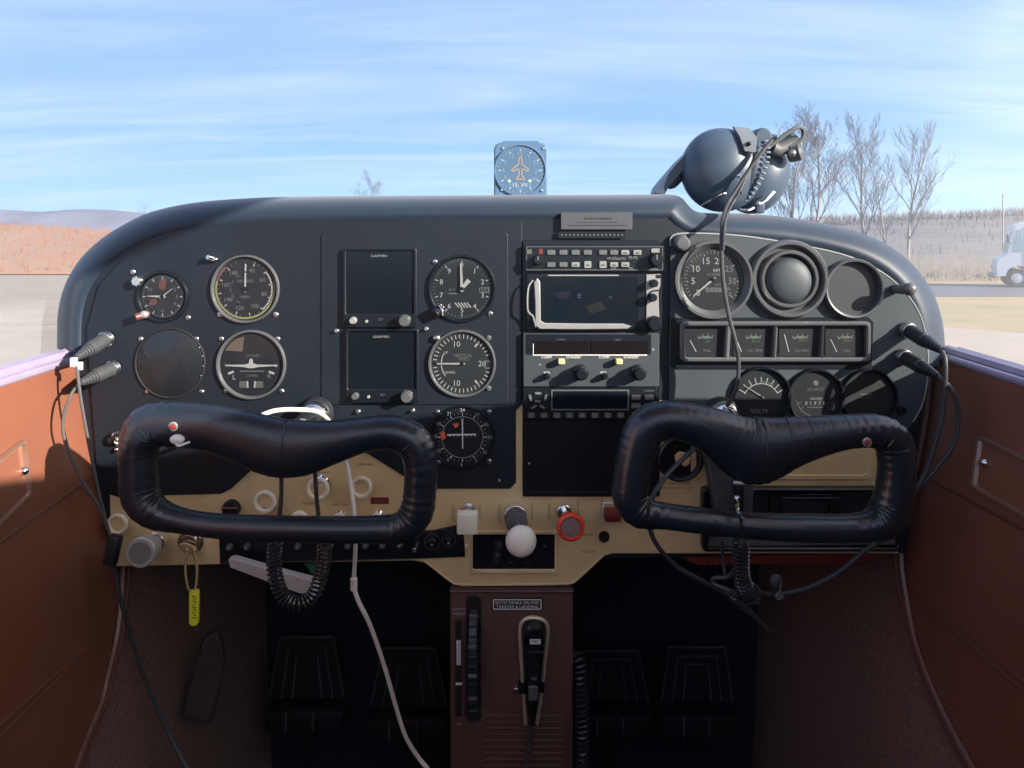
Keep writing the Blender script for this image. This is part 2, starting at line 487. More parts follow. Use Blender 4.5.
tag(b.out('wall_back'), 'unseen grey cloth wall added aft to shade the footwell', None, kind='structure')
b = B([mat('headliner', (.62, .57, .50), .9, var=.05)])
b.box((0, -.55, ROOF + .015), (1.08, .80, .03), .004)
tag(b.out('ceiling'), 'pale cabin headliner overhead', None, kind='structure')

# firewall and floor
b = B([darkcar_m]); b.box((0, .262, EYE - .12), (1.0, .47, .012), .002)  # hidden shelf added to seal stray light from the footwell
tag(b.out('trim_6'), 'unseen dark shelf added to keep light out of the footwell', None, kind='structure')
b = B([darkcar_m]); b.box((0, .50, EYE - .62), (1.0, .03, .90), .004)
tag(b.out('wall_front'), 'dark carpeted firewall behind the pedals', None, kind='structure')
b = B([darkcar_m]); b.box((0, -.33, EYE - .965), (.95, 1.66, .03), .004)
tag(b.out('floor'), 'dark carpeted cabin floor', None, kind='structure')

# windshield: clear acrylic with a dust film thickened to imitate haze and veiling glare
wm = bpy.data.materials.new('dust_haze_windshield_acrylic'); wm.use_nodes = True
nt = wm.node_tree; nt.nodes.clear()
N = nt.nodes.new; L = nt.links.new
tr = N('ShaderNodeBsdfTransparent'); tr.inputs['Color'].default_value = (.97, .98, .985, 1)
gl = N('ShaderNodeBsdfGlossy'); gl.inputs['Roughness'].default_value = .05
df = N('ShaderNodeBsdfDiffuse'); df.inputs['Color'].default_value = (.80, .84, .90, 1)
tl = N('ShaderNodeBsdfTranslucent'); tl.inputs['Color'].default_value = (.80, .84, .90, 1)
m1 = N('ShaderNodeMixShader'); m1.inputs[0].default_value = .5; L(df.outputs[0], m1.inputs[1]); L(tl.outputs[0], m1.inputs[2])
tcw = N('ShaderNodeTexCoord'); nzw = N('ShaderNodeTexNoise'); nzw.inputs['Scale'].default_value = 9; nzw.inputs['Detail'].default_value = 8
L(tcw.outputs['Object'], nzw.inputs['Vector'])
mr = N('ShaderNodeMapRange'); mr.inputs['From Min'].default_value = .3; mr.inputs['From Max'].default_value = .75
mr.inputs['To Min'].default_value = .11; mr.inputs['To Max'].default_value = .16
L(nzw.outputs['Fac'], mr.inputs['Value'])
m2 = N('ShaderNodeMixShader'); L(mr.outputs[0], m2.inputs[0]); L(tr.outputs[0], m2.inputs[1]); L(m1.outputs[0], m2.inputs[2])
lw = N('ShaderNodeFresnel'); lw.inputs['IOR'].default_value = 1.25
m3 = N('ShaderNodeMixShader'); L(lw.outputs[0], m3.inputs[0]); L(m2.outputs[0], m3.inputs[1]); L(gl.outputs[0], m3.inputs[2])
ow = N('ShaderNodeOutputMaterial'); L(m3.outputs[0], ow.inputs['Surface'])
bot = [(-.575, -.17, 1.52), (-.575, .10, 1.50), (-.54, .27, 1.51), (-.42, .41, 1.53), (-.22, .49, 1.54), (0, .51, 1.545),
       (.22, .49, 1.54), (.42, .41, 1.53), (.54, .27, 1.51), (.575, .10, 1.50), (.575, -.17, 1.52)]
top = [(-.55, -.20, 2.10), (-.55, -.19, 2.105), (-.53, -.18, 2.11), (-.42, -.165, 2.115), (-.22, -.155, 2.12), (0, -.15, 2.12),
       (.22, -.155, 2.12), (.42, -.165, 2.115), (.53, -.18, 2.11), (.55, -.19, 2.105), (.55, -.20, 2.10)]
bot = catmull(bot, 4); top = catmull(top, 4)
rings = []
for k in range(9):
    t = k / 8; bulge = .06 * sin(pi * t)
    rings.append([Vector(a).lerp(Vector(c), t) + Vector((0, bulge * .6, bulge)) for a, c in zip(bot, top)])
b = B([wm]); b.loft(rings, 0, closed=False)
tag(b.out('window_1', nofix=True), 'dusty and haze-filmed curved clear windshield ahead of the panel', None, kind='structure')
# cowl deck under the windshield
b = B([mat('cowl_paint', (.10, .11, .13), .4, var=.05)])
deck = [Vector(p) + Vector((0, .01, -.004)) for p in bot]
b.loft([deck, [Vector((p.x, p.y + .02, p.z - .35)) for p in deck]], 0, closed=False)
tag(b.out('trim_5'), 'dark cowl edge below the windshield', None, kind='structure')

# ================================================================== INSTRUMENT PANEL
sil = [(57, 362), (57, 335), (58, 312), (64, 287), (77, 263), (96, 243), (121, 226), (151, 212), (192, 203), (242, 198.5), (300, 196.5),
       (400, 195.5), (520, 195), (630, 194.5), (668, 194.5), (681, 197.5), (688, 205), (695, 211), (708, 213), (752, 214), (800, 219), (850, 229.5), (882, 242),
       (907, 259), (926, 281), (938, 305), (944, 332), (945.5, 366)]
sil = [(v.x, v.y) for v in catmull([Vector((x, y, 0)) for x, y in sil], 4)]
def off_open(pts, b):
    out = []
    for i, p in enumerate(pts):
        a = Vector(pts[max(i - 1, 0)]); c = Vector(pts[min(i + 1, len(pts) - 1)])
        t = (c - a).normalized(); n = Vector((-t.y, t.x))
        q = Vector(p) + n * b
        out.append((q.x, q.y))
    return out
ip = empty('instrument_panel', P(512, 553, 0), 'black and gold aircraft instrument panel with rolled black glareshield', 'instrument panel')
IO = ip.location
def sm_in(b_):      # smoother inward offset (cubic-smoothed near the notch)
    o = off_open(sil, b_)
    for _ in range(2 + int(b_ / 3)):
        o = [o[0]] + [((o[i - 1][0] + 2 * o[i][0] + o[i + 1][0]) / 4, (o[i - 1][1] + 2 * o[i][1] + o[i + 1][1]) / 4) for i in range(1, len(o) - 1)] + [o[-1]]
    return o
g = B([glare_m], org=IO)
prof = [(24, .0), (21, -.002), (17, -.0025), (13, .000), (9, .005), (5.5, .012), (2.8, .021), (1.0, .032), (0, .045)]
rings = []
for ins, Y in prof:
    rings.append([P(x, y, Y) for x, y in (sm_in(ins) if ins else sil)])
back = [P(x, y, .045) for x, y in sil]
for dy, dz in ((.08, -.002), (.16, -.006), (.26, -.014), (.36, -.024)):
    rings.append([Vector((p.x * (1 - .12 * (dy / .36) ** 2), p.y + dy * (1 - .55 * (abs(p.x) / .55) ** 2), p.z + dz)) for p in back])
g.loft(rings, 0, closed=False)
g.out('glareshield', ip, angle=60)
# black backing plate
o = sm_in(20)
pts = o + [(905, 553), (905, 553), (112, 567)]
pb = B([black_m], c=(512, 553)); pb.plate(pts, -4, 0); pb.out('backing_plate', ip)
# gold lower fascia
gp = [(108, 400), (902, 400), (898, 553), (612, 553), (603, 556), (588, 571), (577, 581), (568, 585), (462, 586), (450, 582), (437, 571), (424, 562), (412, 560), (112, 566)]
pb = B([gold_m], c=(512, 553)); pb.plate(gp, 0.05, 1.2, .5); gf = pb.out('gold_fascia', ip)
# raised rim along the lower edge of the gold fascia
pb = B([goldw_m], c=(512, 553))
pb.tube([(424, 560, 1.4), (437, 570, 1.4), (450, 580, 1.4), (462, 584, 1.4), (515, 584, 1.4), (567, 583, 1.4), (577, 579, 1.4), (588, 569, 1.4), (603, 555, 1.4)], 1.0, 6, sub=3)
pb.out('rolled_edge', ip)
# gold glovebox door with embossed edge
pb = B([gold_m], c=(512, 553))
pb.frame(rrect(690, 432, 872, 479, 5), rrect(696, 437, 866, 474, 4), 1.2, 3.2, 0, .8); pb.plate(rrect(696, 437, 866, 474, 4), 1.2, 1.6)
pb.out('glovebox_door', ip)
# printed lettering on the gold fascia
print_m = mat('dark_print', (.13, .085, .045), .6, var=.05)
for t, x, y, h, r in (('CARB HEAT', 453, 513, 2.3, 90), ('PULL ON', 480, 511, 2.2, 90), ('THROTTLE', 499, 513, 2.4, 90), ('PUSH OPEN', 532, 511, 2.2, 90),
                      ('MIXTURE', 549, 511, 2.4, 90), ('PULL LEAN', 578, 508, 2.2, 90), ('WING FLAPS', 602, 507, 2.3, 90), ('CABIN AIR', 586, 534, 2, 0),
                      ('PULL ON', 588, 551, 2.2, 0), ('CIGAR LIGHTER', 677, 483, 2.5, 0), ('REMOVE CAP TO USE', 676, 487.5, 2.3, 0),
                      ('CABIN AIR', 365, 464, 2.3, 0), ('CABIN HEAT', 341, 504, 2.3, 0), ('MASTER', 309, 503, 2.3, 0), ('LANDING LT', 322, 472, 2, 0), ('MAGNETO', 189, 528, 2, 0)):
    pb = B([print_m], c=(512, 553)); pb.text(t, x, y, 1.35, h, 0, r); pb.out('lettering', gf)
pb = B([darkred_m, mark_m], c=(512, 553)); pb.plate(rrect(371, 497, 389, 503.5, .8), 1.2, 1.6); pb.text('STALL', 380, 500.3, 1.75, 2.4, 1); pb.out('placard', ip)
# left black instrument plate
lp = [(72, 330), (140, 214), (250, 206), (522, 206), (522, 404), (516, 410), (516, 482), (510, 488), (432, 488), (424, 486), (405, 476), (368, 453), (360, 451), (276, 451), (266, 456), (232, 488), (222, 493), (118, 496), (100, 490)]
lp[0:3] = [(88, 330), (100, 285), (132, 250), (180, 232), (250, 224), (350, 221)]
lp[6] = (522, 221)
pb = B([black_m], c=(512, 553)); pb.plate(lp, .05, 3.0, .7); pb.out('left_instrument_plate', ip)
# raised pilot sub-panel carrying the two displays and the right-hand dials
pb = B([black_m], c=(512, 553)); pb.plate(rrect(322, 232, 508, 404, 4), 3.0, 4.2, .6); pb.out('display_subpanel', ip)
# centre radio housing
pb = B([black2_m], c=(512, 553)); pb.plate(rrect(522.5, 240, 659, 495.5, 2), .05, 4.0, .7)
pb.frame(rrect(526, 424, 655, 492, 1.5), rrect(528, 426, 653, 490, 1), 4.0, 4.8, 0, .3)
pb.out('radio_housing', ip)
for x, y in ((529, 462.5), (499.5, 479.5), (432, 480), (654, 250)):
    pb = B([steel_m], c=(512, 553)); pb.ball((x, y, 4.2 if x > 520 else 3.2), 1.2, 0, (1, .5, 1)); pb.out('screw', ip)
# right moulded overlay
rp = catmull([Vector((x, y, 0)) for x, y in ((669, 250), (671, 236), (690, 233), (740, 235.5), (800, 245), (850, 257), (888, 277), (913, 304), (924, 332), (926.5, 365), (922, 400), (908, 428))], 4)
rp = [(v.x, v.y) for v in rp] + [(800, 432), (668, 432)]
pb = B([grey_m, mat('lit_edge_line', (.30, .31, .31), .35, var=.05)], c=(512, 553)); pb.plate(rp, .05, 3.5, .8, 0)
e_ = rp[1:-3]
pb.tube([(x, y, 3.2) for x, y in inset2(rp, .4)[1:-3]], .9, 6, 1, sub=1)  # pale line painted along the overlay edge as its lit highlight
pb.out('right_overlay', ip)

# ------------------------------------------------------------------ round instruments
FACE = -.0050     # depth of the instruments' base on plates
def inst(name, cx, cy, label, cat='gauge', group=None, base=3.0):
    r = empty(name, P(cx, cy, -base * K), label, cat, group)
    r['_c'] = 0; del r['_c']
    return r
def bezel(root, cx, cy, r, m=black2_m, w=3.0, h=3.0, r_in=None):
    pb = B([m], c=(cx, cy)); ri = r - w if r_in is None else r_in
    pb.lathe((cx, cy, 0), [(r + .8, 0), (r + .6, h * .6), (r, h), (r - w * .5, h), (ri, .5), (ri, 0.02)], seg=64)
    return pb.out('bezel', root)
def screws(root, cx, cy, pts, r=2.3, m=steel_m):
    first = None
    for (x, y) in pts:
        if first is None:
            pb = B([m, hole_m], c=(x, y)); pb.lathe((x, y, .02), [(r, 0), (r, .7), (r * .7, 1.5), (0, 1.8)], seg=14)
            pb.box((x, y, 1.75), (r * 1.6, .5, .3), 0, 1)
            first = pb.out('screw', root); o = first
        else:
            o = first.copy(); COL.objects.link(o)
        o.location = ((x - cx) * K, 0, -(y - cy) * K)
def dial(root, cx, cy, r, fn, mats, d=.6):
    pb = B(mats, c=(cx, cy))
    pb.lathe((cx, cy, 0), [(r, d - .4), (r, d), (0, d)], seg=56)
    fn(pb); return pb.out('dial', root)
def needle(root, cx, cy, a, r1, w0, w1, d=1.3, m=mark_m, tail=3, name='needle', hub=1.8):
    pb = B([m, black2_m], c=(cx, cy)); p = polar(cx, cy, -tail, a); q = polar(cx, cy, r1, a)
    t = Vector((q[0] - p[0], q[1] - p[1])).normalized(); n = Vector((-t.y, t.x))
    P_ = Vector(p); Q_ = Vector(q)
    pts = [tuple(P_ + n * w0 / 2), tuple(Q_ + n * w1 / 2), tuple(Q_ - n * w1 / 2), tuple(P_ - n * w0 / 2)]
    pb.plate(pts, d, d + .4); pb.lathe((cx, cy, d), [(hub, 0), (hub, .8), (0, .9)], seg=16, mi=1)
    return pb.out(name, root)
def knob(root, cx, cy, r, h, m=black2_m, name='knob', mark=False, ribs=0, base=.0, m2=None):
    pb = B([m, mark_m if m2 is None else m2], c=(cx, cy))
    pb.lathe((cx, cy, base), [(r * 1.05, 0), (r, h * .25), (r * .93, h * .85), (r * .8, h), (0, h)], seg=28)
    if mark: pb.seg((cx, cy), (cx, cy - r * .75), .8, base + h + .1, 1)
    if ribs:
        for i in range(ribs):
            a = 2 * pi * i / ribs
            pb.cyl((cx + r * cos(a), cy + r * sin(a), base + .3), (cx + r * .94 * cos(a), cy + r * .94 * sin(a), base + h * .9), r * .09, seg=6)
    o = pb.out(name, root)
    return o
def shift(o, root_c, c):    # place a part built about c under a root about root_c
    o.location = ((c[0] - root_c[0]) * K, o.location.y, -(c[1] - root_c[1]) * K); return o

# clock
c = (163, 296.5); t = inst('panel_clock', *c, 'small round clock with red-tipped setting knob, nearest the left panel edge', 'clock')
def f(pb):
    x, y = c
    pb.ticks(x, y, 17, 20.5, range(0, 360, 30), 1.0, .8, 1); pb.ticks(x, y, 19, 20.5, range(0, 360, 6), .4, .8, 2)
    for h in (12, 2, 3, 4, 6, 8, 10): pb.text(str(h), *polar(x, y, 14, h * 30), .8, 3.6, 2)
    pb.flat([(x - 3, y - 17), (x + 4, y - 18), (x + 3, y - 8), (x, y - 6), (x - 4, y - 9)], .85, 3)
    pb.flat([(x - 13, y + 3), (x - 6, y + 2), (x - 5, y + 7), (x - 10, y + 9)], .85, 3)
dial(t, *c, 21.5, f, [dial_m, mark_m, markdim_m, mat('faded_red_mark', (.075, .033, .026), .5)])
bezel(t, *c, 25)
needle(t, *c, 272, 15, 2.6, .8, name='hour_hand'); needle(t, *c, 52, 13, 1.2, .6, 1.8, name='minute_hand')
screws(t, *c, [(133, 272), (188, 317.5)], 2.6)
k_ = shift(knob(t, 140, 281, 5.2, 8, chrome_m, 'winding_knob', ribs=8), c, (140, 281))
pb = B([mat('faded_red_knob', (.12, .045, .045), .4), silver_m], c=(144, 315)); pb.cyl((149, 313.5, 1), (140, 316.5, 10), 4.2, 3.6, mi=0, bev=.5); pb.ball((147, 314, 6), 4.2, 1, (1, .8, .9))
shift(pb.out('setting_knob', t), c, (144, 315))

# airspeed indicator
c = (245.5, 289); t = inst('airspeed_indicator', *c, 'airspeed dial with green arc, upright white needle and bright bezel', 'gauge')
def f(pb):
    x, y = c
    pb.ticks(x, y, 24, 28.5, range(20, 350, 30), 1.1, .8, 1); pb.ticks(x, y, 26, 28.5, range(20, 341, 10), .5, .8, 2)
    for s_, a in (('40', 20), ('60', 62), ('80', 105), ('100', 150), ('120', 195), ('140', 238), ('160', 283), ('180', 325)):
        pb.text(s_, *polar(x, y, 19.5, a), .8, 4.2, 2)
    pb.arc(x, y, 29, 1.8, 75, 285, .8, 3); pb.arc(x, y, 26.6, 1.4, 50, 140, .8, 1); pb.arc(x, y, 29, 1.8, 285, 318, .8, 4)
    pb.text('AIRSPEED', x, y - 8, .8, 2.8, 2); pb.text('MPH', x, y + 8, .8, 3, 2)
    for i in range(5): pb.arc(x, y, 14.5, .5, 200 + i * 30, 218 + i * 30, .8, 2)
dial(t, *c, 30.5, f, [dial_m, mark_m, markdim_m, mat('olive_arc', (.16, .17, .075), .5), mat('plum_arc', (.12, .055, .075), .5)])
bezel(t, *c, 33.5, greyrim_m, 2.6, 3.4)
needle(t, *c, 1.5, 25, 1.8, 1.6, hub=2.4)
pb = B([black2_m], c=c); pb.box((c[0] + .4, c[1] - 17, 1.75), (2.2, 1.3, .2)); pb.out('needle_band', t)
screws(t, *c, [(213, 259.5), (220, 314.5), (275.5, 314.5)], 2.8)
pb = B([chrome_m], c=(215, 259)); pb.cyl((214.5, 259.5, 1), (211, 257, 8), 3.2, 2.6, bev=.4); pb.ball((217, 259.5, 3), 2.2); shift(pb.out('clamp', t), c, (215, 259))

# blanking disc
c = (170.5, 363); t = inst('blanking_disc', *c, 'plain black blanking disc below the clock', 'cover plate')
pb = B([dial_m], c=c); pb.lathe((*c, 0), [(33, 0), (33, 1.2), (31.6, 1.8), (0, 1.9)], seg=64); pb.out('disc', t)
pb = B([hole_m, steel_m], c=c); pb.lathe((*c, 0), [(35.5, 0), (35.5, 1.6), (34.3, 2.2), (33.2, 1.6), (33.2, 0)], seg=64)
for a in (62, 78, 95, 112): pb.ball((*polar(*c, 33.4, a), 1.8), .8, 1)
pb.out('retaining_ring', t)
screws(t, *c, [(141, 339), (196.5, 339), (147.5, 391.5), (201.5, 391.5)], 2.5)

# turn coordinator
c = (251.5, 364.5); t = inst('turn_coordinator', *c, 'turn coordinator with white miniature aeroplane and L and R marks', 'gauge')
def f(pb):
    x, y = c
    for sx in (-1, 1):
        pb.seg((x + sx * 22.5, y + 1), (x + sx * 26, y + 1), 2, .8, 1)
        pb.seg((x + sx * 17.5, y + 7), (x + sx * 23, y + 10 - 1), 2.2, .8, 1)
        pb.flat([(x + sx * 3, y + 16.5), (x + sx * 12, y + 16.5), (x + sx * 12, y + 23), (x + sx * 3, y + 23)], .8, 3)
        pb.flat([(x + sx * 3, y + 16.5), (x + sx * 4.6, y + 16.5), (x + sx * 4.2, y + 23), (x + sx * 2.6, y + 23)], .85, 1)
    pb.text('L', x - 17, y + 12.5, .8, 4.6, 1); pb.text('R', x + 18, y + 11.5, .8, 4.4, 2); pb.text('2 MIN', x + 1, y + 11, .8, 2.8, 2)
    pb.seg((x - 11, y + 6.5), (x + 13, y + 6.5), .8, .8, 2); pb.text('DC ELEC', x + 2, y - 9, .8, 2.4, 2)
    pb.flat([(x - 26, y - 14), (x - 22, y - 20), (x - 15, y - 25.5), (x - 7, y - 28), (x - 8.5, y - 13)], .75, 4)  # tan patch across the upper left of the dial
dial(t, *c, 30.5, f, [dial_m, mark_m, markdim_m, mat('grey_tube_glass', (.07, .07, .07), .3), mat('tan_card', (.085, .066, .055), .4)])
bezel(t, *c, 34, greyrim_m, 2.8, 3.4)
pb = B([mark_m], c=c); x, y = c
pb.plate([(x - 24, y + .2), (x - 6, y - .2), (x - 2, y - 1.5), (x - 1.6, y - 5), (x, y - 6.5), (x + 1.6, y - 5), (x + 2, y - 1.5), (x + 6, y - .2), (x + 25, y + .2), (x + 25, y + 1.2), (x + 8, y + 2.2), (x + 1, y + 3.5), (x - 1, y + 3.5), (x - 8, y + 2.2), (x - 24, y + 1.4)], 1.3, 1.8)
pb.out('miniature_aeroplane', t)
screws(t, *c, [(221.5, 339), (277.5, 339), (226.5, 391), (281.5, 391)], 2.6)

# the two electronic displays
def display(cx, y0, y1, label, scr_y1, lit):
    x0, x1 = cx - 36.5, cx + 36.5; c = (cx, (y0 + y1) / 2)
    t = inst('flight_display', *c, label, 'display', base=4.2)
    pb = B([black2_m], c=c)
    pb.frame(rrect(x0, y0, x1, y1, 3), rrect(x0 + 3, y0 + 3, x1 - 3, scr_y1, 1.5), 0.02, 4.5, 0, .8, depth=2.5)
    pb.out('case', t)
    pb = B([screen_m], c=c); pb.plate(rrect(x0 + 2.5, y0 + 2.5, x1 - 2.5, scr_y1 + .5, 1.5), .5, 2.8); pb.out('screen', t)
    pb = B([mark_m], c=c); pb.text('GARMIN', cx - 1, y0 + 8, 2.95, 2.4, 0, 0, 1.25); pb.out('lettering', t)
    ky = (scr_y1 + y1) / 2 - .5
    kb = shift(knob(t, cx - 26, ky, 3.6, 5, silver_m if lit else greyrim_m, 'power_button', base=4.4), c, (cx - 26, ky))  # button gets a paler material where sunlit, a darker one in shade
    kb = shift(knob(t, cx - 13, ky + 1, 1.6, 1.5, silver_m, 'indicator', base=4.4), c, (cx - 13, ky + 1))
    kb = shift(knob(t, cx + 25, ky, 5.6, 9, greyrim_m, 'selector_knob', ribs=14, base=4.4), c, (cx + 25, ky))
    pb = B([chrome_m], c=c); pb.lathe((cx + 25, ky, 4.4), [(5.9, 0), (5.9, .8), (5.2, 1.2)], seg=28); pb.out('knob_collar', t)
    pb = B([markdim_m], c=c); pb.text('SET', cx + 1, ky - 1, 4.6, 2.2); pb.out('printing', t)
display(380.5, 248, 327, 'upper of the two blank square displays, its power button toned as sunlit', 313.5, True)
display(382.5, 328.5, 402, 'lower of the two blank square displays, power button toned as shaded', 388.5, False)
# loose fasteners of the sub-panel
for i, (x, y, lb) in enumerate(((426, 329, 'small steel screw at left of the vertical speed dial'), (412.5, 410.5, 'small steel screw under lower display, right corner'),
                 (358, 411.5, 'small steel screw under lower display, left corner'), (336.5, 331, 'small dull screw left of the lower display'))):
    pb = B([steel_m], c=(x, y)); pb.lathe((x, y, 0), [(2.6, .02), (2.6, .8), (1.8, 1.7), (0, 2)], seg=14); pb.cyl((x, y, .5), (x + .5, y - .2, 4), 1.4, 1.2)
    tag(pb.out('panel_screw', loc=P(x, y, -(4.25 if y < 404 else 3.05) * K)), lb, 'screw', 'loose screws on the pilot panel')

# altimeter
c = (462, 288.5); t = inst('altimeter', *c, 'altimeter with numerals 0 to 9 and long upright white hand', 'gauge', base=4.2)
def f(pb):
    x, y = c
    pb.ticks(x, y, 25, 29, range(0, 360, 36), 1.0, .8, 1); pb.ticks(x, y, 27, 29, [i * 7.2 for i in range(50)], .5, .8, 2)
    for h in range(1, 10): pb.text(str(h), *polar(x, y, 21.5, h * 36), .8, 5, 1)
    pb.text('0', *polar(x, y, 24, 0), .8, 4.5, 1)
    pb.text('ALT', x - 10, y + 1, .8, 2.6, 2); pb.seg((x - 14, y + 5), (x - 5, y + 5), .8, .8, 2)
    pb.frame(rrect(x + 17, y - 1, x + 27, y + 4, .5), rrect(x + 17.8, y - .2, x + 26.2, y + 3.2, .3), .7, .95, 2, .05)
    pb.text('29.9', x + 22, y + 1.5, .95, 2.4, 2)
    for i in range(5):
        pb.seg((x - 7 + i * 3, y + 14), (x - 3 + i * 3, y + 19), 1.1, .8, 1)
dial(t, *c, 30.5, f, [dial_m, mark_m, markdim_m])
bezel(t, *c, 33, black2_m, 2.6, 3.2)
needle(t, *c, 358, 25, 3.0, 1.8, 2.2, name='long_hand'); needle(t, *c, 40, 11, 2.4, 4.6, 1.4, name='short_hand')
screws(t, *c, [(435, 262), (490, 313.5), (432, 312)], 2.6)
pb = B([black2_m, chrome_m], c=(437, 312)); pb.cyl((438, 311, 1), (434, 314, 9), 6, 5.4, bev=.8); pb.tube([(440, 305, 6), (443, 309, 8), (444, 315, 9)], .9, 6, 1)
shift(pb.out('setting_knob', t), c, (437, 312))

# vertical speed indicator
c = (462, 363.5); t = inst('vertical_speed_indicator', *c, 'vertical speed dial with horizontal white needle and bright lower bezel', 'gauge', base=4.2)
def f(pb):
    x, y = c
    A = [270 + s_ * i * 8.5 for i in range(0, 20) for s_ in (-1, 1)]
    pb.ticks(x, y, 25, 29, A, .9, .8, 1)
    for s_, a, sz in (('10', 346, 5.6), ('10', 194, 5.6), ('20', 90, 5.6)): pb.text(s_, *polar(x, y, 20, a), .8, sz, 1)
    pb.ticks(x, y, 21, 27, (38, 142), 1.8, .8, 1)
    pb.text('VERTICAL', x + 1, y - 8.2, .8, 3, 2); pb.text('SPEED', x + 2, y - 4.6, .8, 2.8, 2)
    pb.frame(rrect(x + 22, y - 3, x + 29, y + 5, .5), rrect(x + 23, y - 2, x + 28, y + 4, .5), .7, .9, 2, .05)
    pb.arc(x, y, 20.5, .9, 232, 300, .8, 1); pb.text('UP', x - 16, y - 11, .8, 2.6, 1); pb.text('DOWN', x - 13, y + 8.8, .8, 2.6, 1)
dial(t, *c, 30.5, f, [mat('dial_charcoal', (.014, .018, .021), .45, coat=.35, var=.05), mark_m, markdim_m])
bezel(t, *c, 33, greyrim_m, 2.6, 3.4)
needle(t, *c, 270, 25, 1.8, 1.2)
screws(t, *c, [(488.5, 338), (488.5, 388)], 2.6, rubberg_m)
pb = B([steel_m], c=(437, 338)); pb.ball((437, 338, 2), 4, 0, (1, .8, .9)); shift(pb.out('set_screw', t), c, (437, 338))

# VOR indicator
c = (462.5, 437); t = inst('course_deviation_indicator', *c, 'course deviation dial with crossed white needles and red flags', 'gauge', base=3.0)
def f(pb):
    x, y = c
    pb.ticks(x, y, 21.5, 24.5, range(0, 360, 30), .9, .8, 1); pb.ticks(x, y, 22.8, 24.5, range(0, 360, 10), .4, .8, 2)
    for s_, a in (('24', 0), ('27', 33), ('30', 62), ('33', 90), ('N', 124), ('3', 150), ('6', 182), ('9', 212), ('12', 240), ('15', 272), ('18', 300), ('21', 330)):
        pb.text(s_, *polar(x, y, 27, a), .8, 3.4, 2)
    pb.arc(x, y, 20.5, .5, 0, 360, .8, 2)
    for i in range(-3, 4):
        if i: pb.lathe((x + i * 4.2, y - 1, .75), [(.6, 0), (0, .1)], seg=8, mi=2)
    pb.flat([(x - 22.5, y - 5), (x - 18, y - 6), (x - 16.5, y + 1), (x - 20, y + 3)], .85, 3)
    pb.flat([(x - 10, y - 13.5), (x - 4, y - 14), (x - 4, y - 11), (x - 7, y - 9)], .85, 3)
    pb.flat([(x - 1.4, y - 19), (x + 1.4, y - 19), (x, y - 16)], .85, 3)
dial(t, *c, 29, f, [dial_m, white_m, mat('pale_print', (.45, .47, .46), .5), orange_m])
bezel(t, *c, 31.5, black2_m, 2.4, 3)
pb = B([white_m], c=c); pb.plate([(c[0] - 15, c[1] - 3.2), (c[0] + 13.5, c[1] - 3.6), (c[0] + 13.5, c[1] - 2.2), (c[0] - 15, c[1] - 1.8)], 1.3, 1.6); pb.out('glideslope_needle', t)
pb = B([white_m], c=c); pb.plate([(c[0] - .7, c[1] - 18), (c[0] + .7, c[1] - 18), (c[0] + .8, c[1] + 11), (c[0] - .2, c[1] + 11)], 1.7, 2.0); pb.out('course_needle', t)
screws(t, *c, [(437.5, 412), (489, 412), (489, 461), (440, 462)], 2.4)

# ------------------------------------------------------------------ centre stack
# silver data plate
c = (597, 220.5)
pb = B([plate_m, hole_m], c=c); pb.plate(rrect(561, 212.5, 632, 229.5, 1), 0, 1.2, .3)
for i in range(9): pb.seg((584 + i * 3.2, 219), (586 + i * 3.2, 218.4), 1.6, 1.35, 1)
pb.seg((568, 225.5), (626, 225.5), .7, 1.35, 1); pb.seg((577, 222.5), (617, 222.5), .5, 1.35, 1)
o = pb.out('data_plate', loc=P(*c, -.0045)); tag(o, 'silver label plate high above the radios', 'plate')
c = (592, 235)
pb = B([black2_m, markdim_m], c=c); pb.plate(rrect(558, 231.5, 626, 238.5, 1), 0, 1.0, .3)
for i in range(16): pb.lathe((562 + i * 4, 235, 1.0), [(1.0, 0), (1.0, .4), (0, .5)], seg=8, mi=1)
o = pb.out('speaker_strip', loc=P(*c, -.0036)); tag(o, 'thin black strip of dots beneath the silver plate', 'strip')

# audio panel
c = (594, 258); t = inst('audio_panel', *c, 'slim audio selector panel with two rows of keys, some toned as sunlit', 'radio', base=4.0)
pb = B([black2_m], c=c); pb.plate(rrect(525, 245, 663, 271.5, 1.5), .02, 5, .6); pb.out('case', t)
pb = B([markdim_m], c=c); pb.frame(rrect(526.5, 246.5, 661.5, 270, 1), rrect(527.2, 247.2, 660.8, 269.3, 1), 5, 5.15, 0, .05)
for x, s_ in ((551, 'COM1'), (563, 'COM2'), (575, 'COM3'), (587, 'NAV1'), (602, 'NAV2'), (613, 'ADF')): pb.text(s_, x, 247.9 + 2.5, 5.15, 1.6)
pb.out('lettering', t)
first = None
for row, y, xs in ((0, 252.5, (551, 563, 575, 587, 602, 613, 624, 636)), (1, 264.5, (551, 563, 575, 587, 602, 613, 624))):
    for i, x in enumerate(xs):
        lit = (row == 0 and x in (624, 636)) or (row == 1 and x in (587, 602, 575, 613, 624))  # keys struck by the sun are given a paler material
        wd, ht = (8, 4.8) if not (row == 1 and x in (587, 602)) else (7, 7)
        pb = B([mark_m if lit else rubberg_m, hole_m], c=(x, y)); pb.plate(rrect(x - wd / 2, y - ht / 2, x + wd / 2, y + ht / 2, 1), 5, 6.6, .4)
        if lit: pb.seg((x - 2, y + .5), (x + 2, y + .5), 1, 6.7, 1)
        shift(pb.out('key', t), c, (x, y))
for x, s_, y in ((602, 'MKR', 257.5), (616, 'SENS', 258.5), (629, 'SPKR', 257.8)):
    pass
pb = B([mark_m], c=c)
